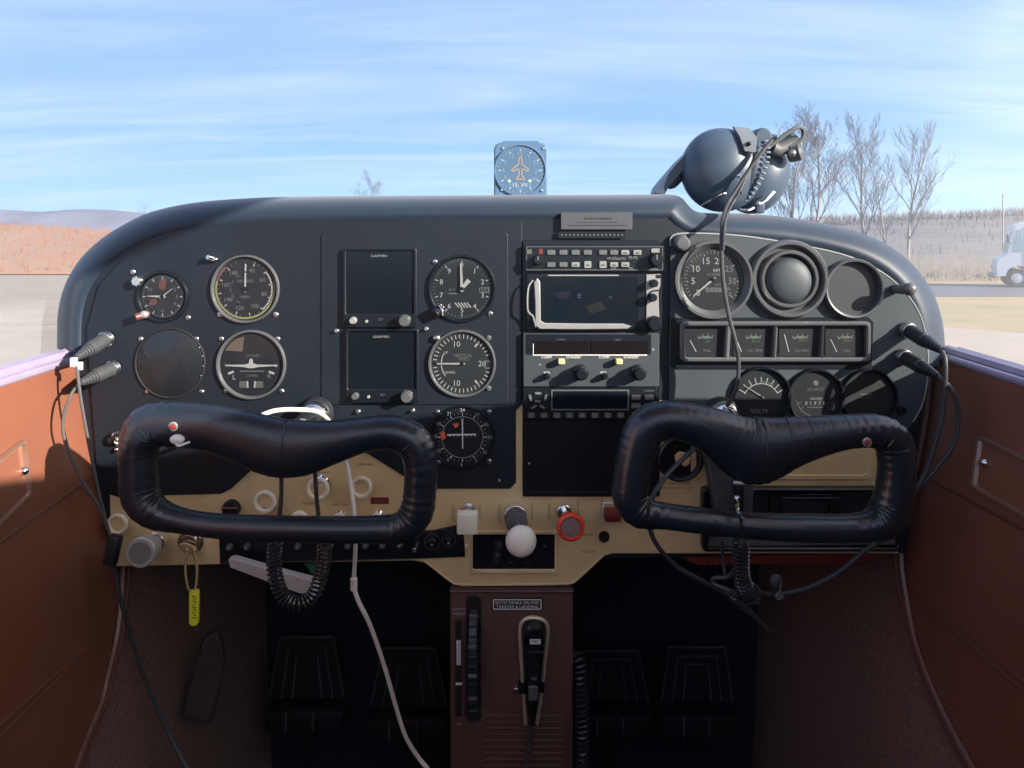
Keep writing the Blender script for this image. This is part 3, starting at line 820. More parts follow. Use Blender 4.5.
for x, y, s_ in ((611, 258.2, 'HI LO'), (620, 258.6, 'AUTO'), (632, 257.5, 'MUTE'), (613, 268.3, 'SPR'), (630, 268.5, 'TEL')): pb.text(s_, x, y, 5.2, 2.4)
pb.out('printing', t)
pb = B([markdim_m, mat('dull_red_lens', (.18, .03, .025), .4)], c=c); pb.plate(rrect(527, 249.5, 532, 254, .4), 5, 5.6, mi=0); pb.plate(rrect(539, 249, 543, 254, .4), 5, 5.5, mi=1); pb.out('marker_lights', t)
shift(knob(t, 538, 260, 5, 7, black2_m, 'volume_knob', True, base=5), c, (538, 260))
shift(knob(t, 654, 259.5, 6.5, 9, black2_m, 'selector_knob', True, ribs=14, base=5), c, (654, 259.5))
pb = B([mark_m], c=c); pb.plate(rrect(650, 248.5, 658, 252.5, .5), 5, 6); pb.text('PUSH', 653, 269, 5.2, 2.2); pb.out('label_key', t)

# GPS navigator
c = (593, 301); t = inst('gps_navigator', *c, 'GPS navigator with wide map screen in silver frame', 'radio', base=4.0)
pb = B([black2_m, silver_m], c=c)
pb.plate(rrect(527, 273.5, 661, 329.5, 2), .02, 4, .8)
pb.out('case', t)
pb = B([terrain_m, mat('map_symbol', (.06, .07, .085), .5), mat('map_tint', (.011, .011, .022), .3), mat('map_line', (.013, .016, .016), .3)], c=c)
pb.plate(rrect(541, 277, 637, 322, 1.5), 3, 4.6)
pb.text('x', 579, 296, 4.75, 6, 1); pb.text('+', 579, 295, 4.75, 6, 1); pb.text('*', 610, 297, 4.75, 5, 1)
pb.flat([(553, 293), (570, 290), (569, 297), (560, 299)], 4.7, 2); pb.flat([(585, 306), (600, 301), (606, 309), (590, 313)], 4.7, 3)
pb.out('map_screen', t)
pb = B([silver_m], c=c)   # bright frame: left post and bottom rail
fr = [(537, 278), (540, 281), (540.5, 300), (540.6, 320), (545, 322.4), (580, 322.8), (622, 323), (630, 325.4), (626, 328), (580, 328.6), (540, 328.4), (535.5, 325), (535, 300), (534, 282)]
pb.plate([(p[0], p[1]) for p in fr], 4, 8, .8)
pb.tube([(533, 280, 7), (529, 286, 8), (527.6, 296, 9), (527.8, 309, 9), (530, 313, 8), (533, 316, 8), (536, 326, 7)], .9, 6)
pb.seg((548, 275.3), (618, 275.3), 1.3, 4.2)
pb.out('frame', t)
pb = B([silver_m, black2_m], c=c); pb.plate([(645, 274.5), (659, 274), (659, 285), (657, 291), (658, 318), (645, 321)], 4, 5.2, .4); pb.out('side_bezel', t)
for x, y, r in ((652, 283, 3.8), (651, 297, 3.8), (652.5, 322.5, 7.2)):
    shift(knob(t, x, y, r, 8, black2_m, 'knob', ribs=12, base=5.2), c, (x, y))
pb = B([black2_m], c=c); pb.tube([(645, 305, 5.3), (646, 297, 5.6), (650, 291.5, 5.6), (657, 290, 5.3)], .8, 6); pb.plate(rrect(655, 274.8, 659, 278, .5), 5.2, 5.8); pb.out('curved_groove', t)

# nav/com radio
c = (591, 360); t = inst('nav_com_radio', *c, 'twin nav and com radio with two yellow transfer keys and four knobs', 'radio', base=4.0)
pb = B([grey_m, black2_m], c=c); pb.plate(rrect(523.5, 333, 658, 386, 1.5), .02, 4, .6, 0); pb.plate(rrect(526, 334, 650, 353.8, 1), 4, 4.3, mi=1); pb.out('case', t)
pb = B([screen2_m], c=c); pb.plate(rrect(534, 340.5, 588, 353.5, .5), 4.3, 5.0); pb.plate(rrect(590.5, 340.5, 646.5, 353.5, .5), 4.3, 5.0); pb.out('display_window', t)
pb = B([white_m, markdim_m], c=c)
pb.seg((533, 354.4), (646, 354.4), .9, 4.5, 0); pb.seg((533.5, 343), (533.5, 354.4), .6, 5.1, 0)
pb.text('COMM', 546.5, 356.6, 4.3, 2.4); pb.text('STANDBY', 573.5, 356.6, 4.3, 2.4); pb.text('COMM', 603.5, 356.6, 4.3, 2.4); pb.text('STANDBY', 630.5, 356.6, 4.3, 2.4)
pb.text('COMM', 560.5, 339.2, 4.45, 2, 1); pb.text('NAV', 617, 339.2, 4.45, 2, 1)
pb.text('OFF', 540, 380.5, 4.3, 2, 1); pb.text('PULL', 552, 380, 4.3, 2, 1); pb.text('TEST', 552.5, 382.8, 4.3, 1.8, 1); pb.text('PULL', 608, 380, 4.3, 2, 1); pb.text('IDENT', 608, 382.8, 4.3, 1.8, 1); pb.text('VOL', 547, 371.8, 4.3, 2.4, 0); pb.text('VOL', 603, 371.8, 4.3, 2.4, 0)
pb.out('lettering', t)
for x in (561, 617.5):
    pb = B([yellight_m, mat('key_print', (.25, .2, .08), .5)], c=(x, 360)); pb.plate(rrect(x - 3.2, 357.6, x + 3.2, 362.6, .8), 4, 12, .6); pb.text('<>', x, 360, 12.1, 2.2, 1); shift(pb.out('transfer_key', t), c, (x, 360))
for x, y, r, h in ((547, 375, 3.2, 8), (580, 371, 7.4, 17), (604, 375, 3.2, 8), (636.5, 371, 7.4, 17)):
    pb = B([black2_m, greyrim_m], c=(x, y)); pb.lathe((x, y, 4), [(r, 0), (r, h * .55), (r * .94, h * .6), (r * .72, h * .6), (r * .7, h * .95), (r * .6, h), (0, h)], seg=26)
    if r > 5: pb.arc(x, y, r * .86, .8, 0, 70, 4 + h * .61, 1)
    shift(pb.out('knob', t), c, (x, y))
pb = B([mark_m], c=c); pb.lathe((540, 364, 4), [(1.0, 0), (0, .4)], seg=8); pb.lathe((652, 349, 4), [(1.2, 0), (0, .4)], seg=8); pb.out('indicator_dot', t)

# transponder
c = (589, 402.5); t = inst('transponder', *c, 'transponder with dark window and row of small number keys', 'radio', base=4.0)
pb = B([black2_m], c=c); pb.plate(rrect(523.5, 387, 656, 418.5, 1.5), .02, 4, .6); pb.out('case', t)
pb = B([screen_m, markdim_m], c=c); pb.plate(rrect(553, 391, 626, 407.5, .5), 4, 4.6); pb.frame(rrect(551, 389, 628, 409.5, .8), rrect(552.4, 390.4, 626.6, 408.1, .6), 4, 4.9, 1, .2); pb.out('display_window', t)
for i, (x, y, r_) in enumerate([(538, 392.5, 0), (538, 400.5, 0), (530.5, 397, 75), (545.5, 397, -75), (534, 406, -35), (542.5, 406, 35)]):
    pb = B([rubberg_m, mark_m], c=(x, y)); pb.plate([tuple(Vector((x, y)) + Matrix.Rotation(radians(r_), 2) @ Vector(v)) for v in ((-3.2, -1.2), (3.2, -1.2), (3.2, 1.2), (-3.2, 1.2))], 4, 5.4, .3); pb.seg((x - 1.2, y), (x + 1.2, y), .8, 5.5, 1)
    shift(pb.out('mode_key', t), c, (x, y))
for i in range(8):
    x = 531.5 + i * 12.6
    pb = B([rubberg_m, mark_m], c=(x, 414.3)); pb.plate(rrect(x - 3.4, 411.8, x + 3.4, 416.8, .8), 4, 5.4, .3); pb.text(str(i), x, 414.3, 5.5, 3, 1); shift(pb.out('number_key', t), c, (x, 414.3))
for x, y, s_ in ((635, 396.5, 'FUNC'), (648, 396.5, 'CRSR'), (635, 405, 'START'), (648, 405, 'CLR')):
    pb = B([rubberg_m, mark_m], c=(x, y)); pb.plate(rrect(x - 4.6, y - 2.4, x + 4.6, y + 2.4, .6), 4, 5.2, .3); pb.text(s_, x, y, 5.3, 2.2, 1); shift(pb.out('function_key', t), c, (x, y))
pb = B([markdim_m], c=c); pb.text('GARMIN', 648, 390, 4.15, 2); pb.out('lettering', t)

# ------------------------------------------------------------------ right side instruments
BR = 3.5
c = (712.5, 279.5); t = inst('tachometer', *c, 'tachometer reading RPM in hundreds, needle at 0, thick grey bezel', 'gauge', base=BR)
def f(pb):
    x, y = c
    A = [228 + i * (264 / 35) for i in range(36)]
    pb.ticks(x, y, 25.5, 29, A, .8, .8, 2); pb.ticks(x, y, 24.5, 29, A[::5], 1.1, .8, 1)
    for i, s_ in enumerate(('0', '5', '10', '15', '20', '25', '30', '35')):
        a = 228 + i * (264 / 7); pb.text(s_, *polar(x, y, 19.5, a), .8, 6.4, 1 if i < 5 else 2)
    pb.text('RPM', x + 5, y - 9, .8, 3.4, 1); pb.text('HUNDREDS', x + 3, y - 5, .8, 2.4, 2); pb.text('HOURS', x + 8, y + 5, .8, 2.6, 2)
    for i in range(6): pb.flat([(x - 7 + i * 4, y + 8), (x - 3.8 + i * 4, y + 8), (x - 3.8 + i * 4, y + 12.5), (x - 7 + i * 4, y + 12.5)], .8, 2); pb.text(str((4, 2, 7, 1, 3, 8)[i]), x - 5.4 + i * 4, y + 10.2, .95, 3.2, 0)
    pb.arc(x, y, 29, 1.4, 60, 112, .8, 3)
dial(t, *c, 31, f, [dial_m, mark_m, markdim_m, mat('dim_green_arc', (.05, .12, .06), .5)])
bezel(t, *c, 38.5, greyrim_m, 5, 7, 31)
needle(t, *c, 230, 25, 2.2, 1.2, hub=2)
c2 = (680.5, 243.5)
c = c2; t = inst('grey_knob', *c, 'small grey round knob above the tachometer', 'knob', base=BR)
pb = B([greyrim_m], c=c); pb.lathe((*c, .02), [(8, 0), (8, 4), (7.4, 9), (5.5, 11), (0, 11.5)], seg=32); pb.out('cap', t)
pb = B([grey_m], c=c); pb.lathe((*c, .02), [(9.4, 0), (9.4, 1.5), (8.2, 2.2)], seg=32); pb.out('collar', t)

c = (788, 279); t = inst('air_vent', *c, 'eyeball air vent with two grey rings around a round ball', 'air vent', base=BR)
pb = B([greyrim_m], c=c); pb.lathe((*c, .02), [(39.5, 0), (39, 4), (37, 7), (34.5, 7), (32.5, 3), (32, .5)], seg=72); pb.out('outer_ring', t)
pb = B([grey_m], c=c); pb.lathe((*c, .02), [(32.2, .4), (29, .4)], seg=72); pb.out('channel', t)
pb = B([greyrim_m], c=c); pb.lathe((*c, .02), [(29.5, .4), (29, 4), (27.5, 6), (25.5, 6), (24, 3), (23.5, -1)], seg=72); pb.out('inner_ring', t)
pb = B([grey_m], c=c); pb.lathe((c[0] - .5, c[1] + 2, .02), [(23.6, -.2), (23.2, 3), (21, 6), (17, 8), (10, 9.6), (0, 10)], seg=56); pb.out('ball', t)
pb = B([hole_m], c=c); pb.lathe((*c, .02), [(24.2, .2), (0, .2)], seg=48); pb.out('socket', t)

c = (852, 288.5); t = inst('blank_gauge_hole', *c, 'empty round gauge opening with grey rim, right of the air vent', 'gauge opening', base=BR)
pb = B([greyrim_m], c=c); pb.lathe((*c, .02), [(30.5, 0), (30, 4.5), (28.5, 7), (26.8, 6.5), (26, 3), (25.6, .3)], seg=64); pb.out('rim', t)
pb = B([mat('matt_charcoal', (.030, .035, .040), .6, var=.05)], c=c); pb.lathe((*c, .02), [(25.9, .4), (0, .4)], seg=48); pb.out('disc', t)

c = (895, 289); t = inst('pull_knob', *c, 'small black pull knob beside the empty gauge opening', 'knob', base=BR)
pb = B([rubberg_m], c=c); pb.cyl((895, 289, 0.05), (897, 288.5, 22), 4.6, 4.8, bev=.8); pb.out('shaft', t)
pb = B([greyrim_m], c=c); pb.ball((897.5, 288, 23), 6.5, 0, (1, .8, 1)); pb.out('cap', t)

# engine gauge cluster
c = (771, 341); t = inst('engine_gauge_cluster', *c, 'four square engine gauges in one grey-framed housing', 'gauge cluster', base=BR)
outer = [(680, 322), (862, 320.5), (868, 326), (866, 357), (862, 361), (682, 361), (678, 357)]
pb = B([black2_m], c=c); pb.plate([(672, 318), (868, 317), (873, 322), (871, 366), (866, 369), (676, 369), (670, 364)], .02, 1.2, .5); pb.out('housing', t)
cells = [(685, 328, 723, 355.5), (733, 327.5, 770.5, 355.5), (778.5, 327, 818, 355.5), (824.5, 327, 861, 355.5)]
pb = B([greyrim_m], c=c)
pb.frame(rrect(679, 321, 867, 361, 5), rrect(684, 325.5, 862.5, 356.5, 2), 1.2, 8, 0, 1.4)
for x0, x1 in ((724, 731), (771.5, 777.5), (818.8, 823.8)):
    pb.loft([[(x0, 325, 1.2), (x0 + .8, 325, 6.5), (x0 + 2.4, 325, 7.4), (x1, 325, 1.2)], [(x0 - 2, 357, 1.2), (x0 - 1, 357, 6.5), (x0 + .8, 357, 7.4), (x1 - 2, 357, 1.2)]], 0, True, True)
pb.out('frame', t)
for i, (x0, y0, x1, y1) in enumerate(cells):
    cc = ((x0 + x1) / 2, (y0 + y1) / 2)
    pb = B([dial_m, markdim_m, green_m, mat('dull_red_mark', (.20, .05, .04), .5)], c=cc); pb.plate(rrect(x0, y0, x1, y1, 1), 1.25, 1.7)
    pb.arc(cc[0] + 2, y1 - 2, 17, 1.4, -28, 22, 1.85, 1)
    for a in (-25, -10, 5, 20): pb.ticks(cc[0] + 2, y1 - 2, 17.5, 20, [a], .9, 1.85, 1)
    pb.arc(cc[0] + 2, y1 - 2, 15.5, 1.0, -10, 12, 1.85, 2 if i in (0, 1, 2) else 3)
    pb.text(('FUEL', 'OIL TEMP', 'OIL PRESS', 'FUEL')[i], cc[0] + 3, y1 - 5.2, 1.85, 2.4, 1); pb.text(('LEFT', '', '', 'RIGHT')[i] or '60-115', cc[0] + 4, y0 + 13.5, 1.85, 2, 1)
    o = shift(pb.out('gauge_face', t), c, cc); gfc = o
    pb = B([mark_m], c=cc)
    a, q = ((x0 + 5, y0 + 12), (x0 + 11, y1 - 4)) if i != 2 else ((x0 + 5, y0 + 7), (x0 + 9.5, y1 - 4))
    if i != 1: pb.seg(a, q, 1.0, 2.1); 
    else: pb.seg((x0 + 4, y0 + 14), (x0 + 8, y1 - 4), 1.0, 2.1)
    pb.out('needle', gfc)

# three lower gauges
def small(name, cx, cy, r, label, fn, mats):
    c = (cx, cy); t = inst(name, *c, label, 'gauge', base=BR)
    dial(t, *c, r - 3, fn, mats, .6); 
    pb = B([black2_m, greyrim_m], c=c); pb.lathe((*c, 0.02), [(r + .6, 0), (r + .3, 2.5), (r - .6, 4.4), (r - 2, 4.2), (r - 3, 1.4), (r - 3.2, .3)], seg=56, mi=0)
    pb.out('bezel', t); return t
c = (761, 396)
def f(pb):
    x, y = c
    pb.ticks(x, y + 6, 19, 25, [-60 + i * 15 for i in range(9)], .9, .8, 1); pb.arc(x, y + 6, 18.5, .9, -64, 62, .8, 1); pb.arc(x, y + 6, 20.5, .9, -5, 35, .8, 2)
    pb.text('VOLTS', x - 2, y + 15, .8, 4, 1)
t = small('voltmeter', *c, 29.5, 'round voltmeter marked VOLTS with curved white scale', f, [dial_m, mark_m, mat('dim_green_arc', (.05, .12, .06), .5)])
needle(t, 761, 402, -58, 18, 1, .6, hub=.8); 
c = (815, 397)
def f(pb):
    x, y = c
    pb.lathe((x + .5, y - 14, .75), [(2.6, 0), (0, .1)], seg=10, mi=2); pb.text('QUARTZ', x, y - 7.5, .8, 2.8, 2); pb.text('HOURS', x + 1, y + 1.5, .8, 2.6, 1)
    for i in range(5): pb.text('01978'[i], x - 9 + i * 4.4, y + 6, .85, 3.6, 1)
    pb.arc(x, y, 19, .6, 100, 260, .8, 2); pb.ticks(x, y, 15, 18, (250, 110, 130, 230), .7, .8, 2); pb.seg((x - 8, y + 10), (x + 10, y + 10), .6, .8, 2)
small('hour_meter', *c, 28.5, 'round hour meter with small digits, middle of three lower gauges', f, [dial_m, mark_m, markdim_m])
c = (868, 397)
def f(pb): pb.seg((860, 394), (872, 394.4), .9, .8, 1); pb.text('SUCTION', 866, 398, .8, 1.8, 1)
small('dark_gauge', *c, 28.5, 'round almost blank gauge, last of three lower gauges', f, [hole_m, markdim_m])
c = (901, 410); pb = B([black2_m], c=c); pb.lathe((*c, .02), [(4.5, 0), (4.3, 3), (3.6, 4), (2.2, 4), (2, 2), (0, 2)], seg=24)
tag(pb.out('jack_socket', loc=P(*c, -.0045)), 'small black jack socket below the right-hand cables', 'socket')

# ------------------------------------------------------------------ gold fascia controls
GB = 1.25
def ringknob(cx, cy, r, label, kind='ring', tilt=(0, 0), h=12):
    c = (cx, cy); t = inst('pull_knob', *c, label, 'knob', 'cream pull knobs on the gold panel', base=GB)
    pb = B([chrome_m], c=c); pb.cyl((cx + tilt[0], cy + tilt[1], .03), (cx, cy, h * .4 + .5), r * .82, r * .6); pb.out('stem', t)
    pb = B([cream_m, gold_m], c=c)
    if kind == 'ring':
        pb.lathe((cx, cy, h * .4), [(r * .6, 0), (r * .95, 1.5), (r, 4), (r * .92, 5.8), (r * .74, 5.8), (r * .64, 3.6)], seg=36)
        pb.lathe((cx, cy, h * .4), [(r * .72, 3.4), (0, 3.4)], seg=30, mi=1)
    else:
        pb.lathe((cx, cy, h * .4), [(r * .6, 0), (r * .95, 1.5), (r, 4), (r * .8, 6), (0, 6.8)], seg=36)
    pb.out('cap', t); return t
ringknob(268, 499, 11.5, 'cream ring knob below the centre of left yoke pad', 'ring', (0, 3))
ringknob(320.5, 485.5, 11.5, 'cream ring knob on chrome stem, crossed by the black cord', 'ring', (3, -4), 16)
ringknob(363, 484.5, 11, 'cream ring knob right of the white cable', 'ring', (0, 0))
ringknob(122, 521, 10.5, 'cream ring knob at far left end of gold panel', 'ring', (0, 0))
ringknob(302, 517, 9.5, 'white domed knob half hidden by left yoke bar', 'dome', (0, 1))
ringknob(341, 517, 7, 'small cream knob half hidden, left of the white cable', 'ring', (0, -2))
ringknob(378, 517, 7, 'small cream knob half hidden, right of the white cable', 'ring', (1, -4))
# dark knob peeping above the yoke bar
c = (232, 508); pb = B([black2_m, steel_m], c=c); pb.lathe((*c, .03), [(9, 0), (9, 3), (7, 7), (0, 8)], seg=24); pb.seg((224, 505), (241, 505), 1.6, 8.2, 1)
tag(pb.out('dark_control', loc=P(*c, -GB * K)), 'dark knob peeping over the left yoke lower bar', 'knob')

# primer: chrome cylinder pointing out towards the viewer
t = empty('primer_knob', P(158, 540, -.002), 'knurled chrome primer knob at lower left, below the yoke', 'knob')
a, b_ = P(160, 538, -.002), P(140, 553, -.055)
pb = B([chrome_m], org=t.location); pb.cyl(a, a.lerp(b_, .35), .0125, .0115, bev=.001); pb.out('collar', t)
pb = B([steel_m], org=t.location); pb.cyl(a.lerp(b_, .3), a.lerp(b_, .75), .008, .008); pb.out('stem', t)
pb = B([mat('satin_aluminium', (.52, .52, .50), .35, metal=.35, var=.05), mat('satin_aluminium_face', (.22, .21, .20), .4, metal=.2, var=.05)], org=t.location); pb.cyl(a.lerp(b_, .55), b_, .0145, .0165, seg=40, bev=.0015); pb.cyl(b_, b_ + (b_ - a).normalized() * .0006, .012, .012, mi=1); pb.out('cap', t)
# ignition switch with key
t = empty('ignition_switch', P(191, 540, -.0016), 'round chrome ignition switch with key inserted, lower left', 'switch')
c = (191, 541)
pb = B([chrome_m], c=c); pb.lathe((*c, .03), [(13, 0), (13, 2), (11.5, 4), (9, 4.4), (8.4, 8), (0, 8.4)], seg=40); o = pb.out('collar', t); o.location = (0, 0, -1 * K)
t2 = empty('key_tag', P(186, 548, -.014), 'brass key on a ball chain with yellow tag, hanging from the switch', 'key')
pb = B([brass_m], c=(186, 547)); pb.plate([(180, 542.5), (186, 541.5), (196, 545.5), (197.5, 549), (192, 553), (183, 550), (179.5, 546)], 0.3, 2.2, .5); pb.out('key', t2)
ch = B([brass_m], c=(186, 547))
for side in (-1, 1):
    for i in range(17):
        u = i / 16; ch.ball((191.5 + side * (3.2 + 2.5 * sin(pi * u)) * (1 if u < .95 else .6) + 1.5 * u, 548 + u * 40, 2.6), 1.6, u=8, v=6)
ch.out('ball_chain', t2)
pb = B([yellow_m, mat('ink', (.12, .12, .02), .6)], c=(186, 547)); pb.plate([(192.5, 587), (199, 586), (200.5, 588), (200, 618), (197.5, 622), (192, 622), (190.5, 619), (190.5, 590)], 1.4, 4.2, .7)
[pb.seg((193.8 + (i % 2) * 1.2, 592 + i * 2.6), (197 + (i % 3) * .7, 593.6 + i * 2.6), 1.0, 4.35, 1) for i in range(9)]; pb.out('tag', t2)

c = (118, 440); t = empty('chrome_hook', P(*c, -.0041), 'small chrome hook at the panel edge left of the left yoke', 'hook')
pb = B([chrome_m, red_m], c=c); pb.lathe((*c, .02), [(4, 0), (4, 2), (0, 2.4)], seg=16); pb.tube([(119, 444, 2), (116, 440, 6), (117, 433, 7), (121, 431, 4)], 1.4, 8); pb.ball((118, 449, 2.5), 2.2, 0); pb.out('hook', t)
# switch strip
c = (343, 546); t = inst('switch_strip', *c, 'long black switch strip under the left yoke', 'switch panel', base=GB)
pb = B([black2_m, markdim_m], c=c); pb.plate([(220, 537), (432, 530), (463, 523.5), (465, 556), (420, 558), (221, 564)], .03, 2.5, .6)
pb.seg((226, 537.5), (460, 528), .6, 2.6, 1); pb.seg((224, 562), (420, 557.3), .7, 2.6, 1); pb.out('plate', t)
for i, x in enumerate((231, 248.5, 299, 331, 348.5, 366, 383, 400)):
    y = 545.5 - i * .3
    pb = B([rubberg_m, mark_m], c=(x, y)); pb.lathe((x, y, 2.5), [(3.4, 0), (3.2, 2), (2.4, 4.5), (0, 5)], seg=18); pb.lathe((x, y, 7.2), [(1.3, 0), (0, .6)], seg=10, mi=1)
    shift(pb.out('breaker', t), c, (x, y))
for x, y, r in ((432.5, 541, 6), (449, 539, 5)):
    pb = B([black2_m, markdim_m, mark_m], c=(x, y)); pb.lathe((x, y, 2.5), [(r, 0), (r * .9, 3), (r * .6, 5), (0, 5.5)], seg=24); pb.arc(x, y, r + 1.6, .7, 0, 360, 2.6, 1); pb.ball((x, y + 1, 8), 1.2, 2)
    shift(pb.out('knob', t), c, (x, y))
pb = B([chrome_m], c=(418, 543)); pb.cyl((418, 543, 2.5), (416, 545, 14), 1.8, 2.4, bev=.3); shift(pb.out('toggle_lever', t), c, (418, 543))
pb = B([markdim_m], c=c); pb.text('RADIO', 432, 532, 2.6, 2.2); pb.text('PANEL', 449, 530.5, 2.6, 2); pb.out('lettering', t)

# parking brake lever and green fabric under the panel
a = [(228, 560), (233, 558.5), (262, 567), (311, 580), (312.5, 584), (306, 594), (300, 594), (270, 583), (230, 568)]
t = empty('parking_brake_handle', P(270, 576, -.03), 'pale grey plastic handle slanting under the left yoke', 'lever')
pb = B([white_m, mat('grey_handle', (.52, .50, .50), .4, var=.05)], c=(270, 576), k=(D0 - .03) / F); pb.plate(a, -9, 0, .9, 1); pb.out('grip', t)
pb = B([mat('peach_sticker', (.62, .50, .40), .45, var=.05)], c=(270, 576), k=(D0 - .03) / F); pb.plate([(256, 568), (267, 571), (266, 577), (254, 573.5)], .02, .5); pb.out('sticker', t)
c = (312, 566); pb = B([greend_m], c=c); pb.plate([(301, 561), (322, 560), (321, 571), (311, 575)], -7, -1, 1)
tag(pb.out('green_tab', loc=P(*c, 0)), 'small dark green tab under the switch strip', 'tab')

# carb heat: square cream knob
t = empty('carburettor_heat_knob', P(468, 510, -.0016), 'square cream push-pull knob left of the throttle', 'knob')
a, b_ = P(468, 509, -.002), P(467.5, 522, -.060)
pb = B([steel_m], org=t.location); pb.cyl(a, b_, .0042, .0042); pb.lathe(a, [(.008, 0), (.008, .003), (.005, .004)], (0, -1, 0), 20); pb.out('stem', t)
pb = B([cream_m], org=t.location); pb.box(b_, (.0225, .016, .0225), .0018); pb.out('cap', t)
# throttle
t = empty('throttle', P(514.5, 512, -.0016), 'throttle with chrome collar and big round cream knob', 'lever')
a, b_ = P(514.5, 513, -.002), P(521, 541, -.118)
pb = B([chrome_m], org=t.location); pb.cyl(a, a + (b_ - a) * .2, .0135, .013, bev=.001, seg=32); pb.out('collar', t)
pb = B([steel_m, rubberg_m], org=t.location); pb.cyl(a + (b_ - a) * .18, a + (b_ - a) * .42, .0125, .0118, mi=1, seg=32, bev=.001); pb.cyl(a, b_, .0042, .0042); pb.out('stem', t)
ax = (b_ - a).normalized()
pb = B([mat('cream_worn_knob', (.82, .78, .66), .45, var=.05, bump=.15, bscale=500)], org=t.location); pb.lathe(b_, [(.004, -.014), (.009, -.012), (.0143, -.006), (.0158, .0), (.0145, .006), (.0105, .010), (.005, .0118), (0, .012)], ax, 36); pb.out('cap', t)
# mixture
t = empty('mixture_knob', P(563, 509, -.0016), 'red ring mixture knob right of the throttle', 'knob')
a, b_ = P(563, 509, -.002), P(570.5, 526.5, -.066)
pb = B([chrome_m], org=t.location); pb.cyl(a, a + (b_ - a) * .22, .0088, .0085, bev=.001); pb.cyl(a, b_, .0045, .0045); pb.out('stem', t)
ax = (b_ - a).normalized()
pb = B([red_m], org=t.location); pb.lathe(b_, [(.006, -.009), (.0135, -.006), (.0155, 0), (.0148, .004), (.0120, .0055), (.0105, .002)], ax, 36)
for i in range(14):
    v = ax.orthogonal().normalized(); v.rotate(Matrix.Rotation(2 * pi * i / 14, 3, ax)); pb.ball(b_ + v * .0142, .0013, u=8, v=6)
pb.out('rim', t)
pb = B([mat('grey_red_button', (.30, .20, .20), .4, var=.2, vscale=300)], org=t.location); pb.lathe(b_, [(.0112, .001), (.0105, .0035), (0, .004)], ax, 30); pb.out('release_button', t)
# flap switch
c = (609, 511); t = inst('flap_switch', *c, 'dark red flap lever beside the right yoke', 'switch', base=GB)
pb = B([cream_m, white_m], c=c); pb.frame(rrect(602, 502, 622, 516, 2), rrect(604, 504, 620, 515, 1), .03, 1.5, 1, .3); pb.out('slot_frame', t)
pb = B([darkred_m], c=c); pb.box((611, 511.5, 8), (16, 11, 14), 1.5); pb.out('lever', t)
c = (604, 536.5); pb = B([hole_m, black2_m], c=c); pb.lathe((*c, .03), [(5.6, 0), (5.4, 1.5), (4.4, 1.8), (3.6, .6), (0, .4)], seg=24)
tag(pb.out('rubber_grommet', loc=P(*c, -GB * K)), 'small black round hole right of the mixture knob', 'grommet')
# recessed black box with knobs
c = (513.5, 551.5); t = inst('dimmer_panel', *c, 'recessed black dimmer panel in a gold frame under the throttle', 'switch panel', base=GB)
pb = B([goldw_m], c=c); pb.frame(rrect(470.5, 530, 557, 572.5, 2), rrect(473, 533.5, 554.5, 568.5, 1.5), .03, 3.5, 0, .8); pb.out('frame', t)
pb = B([black2_m, markdim_m], c=c); pb.plate(rrect(473, 533.5, 554.5, 568.5, 1.5), .03, .8)
for s_, x in (('OFF', 494.5), ('MIX', 512), ('BRT', 528)): pb.text(s_, x, 562.5, .95, 2.2, 1)
pb.lathe((545, 546, .8), [(1.2, 0), (0, .6)], seg=10, mi=1); pb.out('face', t)
for x, y, r in ((499, 544, 5), (497, 554, 5.2)): shift(knob(t, x, y, r, 6, rubber_m, 'knob', True, base=.8), c, (x, y))
c = (466.5, 545.5); pb = B([cream_m], c=c); pb.lathe((*c, .03), [(2, 0), (1.8, 1), (0, 1.5)], seg=14)
tag(pb.out('cream_button', loc=P(*c, -GB * K)), 'tiny cream button left of the dimmer panel frame', 'button')

# cigar lighter
c = (680, 458.5); t = inst('lighter_socket', *c, 'round black socket with gold centre inside the right yoke', 'socket', base=GB)
pb = B([black2_m], c=c); pb.lathe((*c, .03), [(23, 0), (22.6, 3), (20.5, 5), (17.5, 4), (16.5, 1.5), (0, 1.2)], seg=48); pb.out('ring', t)
pb = B([gold_m], c=c); pb.plate([(674, 455), (679, 451), (686, 452), (690, 457), (689, 463), (684, 466), (680, 463), (675, 461)], 1.3, 4, .8); pb.out('centre', t)
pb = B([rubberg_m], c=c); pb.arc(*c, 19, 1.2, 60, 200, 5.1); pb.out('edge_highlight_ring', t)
# black tray / radio in the lower right
c = (795, 516); t = inst('map_tray', *c, 'long black open tray below the gold glovebox door', 'tray', base=GB)
pb = B([black2_m, rubberg_m], c=c); pb.frame(rrect(700.5, 485.5, 897, 548, 4), rrect(705, 489, 893, 544, 3), .03, 10, 0, 1.2); pb.out('rim', t)
pb = B([rubber_m], c=c); pb.plate(rrect(705, 489, 893, 544, 3), .03, .6); pb.out('back', t)
pb = B([black2_m, markdim_m], c=c); pb.frame(rrect(768, 491, 838, 514, 2), rrect(780, 498, 828, 512, 2), .6, 6, 0, .8); pb.seg((780, 495.8), (838, 495.8), 1.4, 6.2, 1); pb.seg((800, 492.5), (830, 492.5), .8, 6.2, 1); pb.out('slot_frame', t)
pb = B([rubberg_m], c=c); pb.plate([(708, 536), (893, 531), (893, 543), (706, 545)], .6, 5, .8); pb.out('ledge', t)
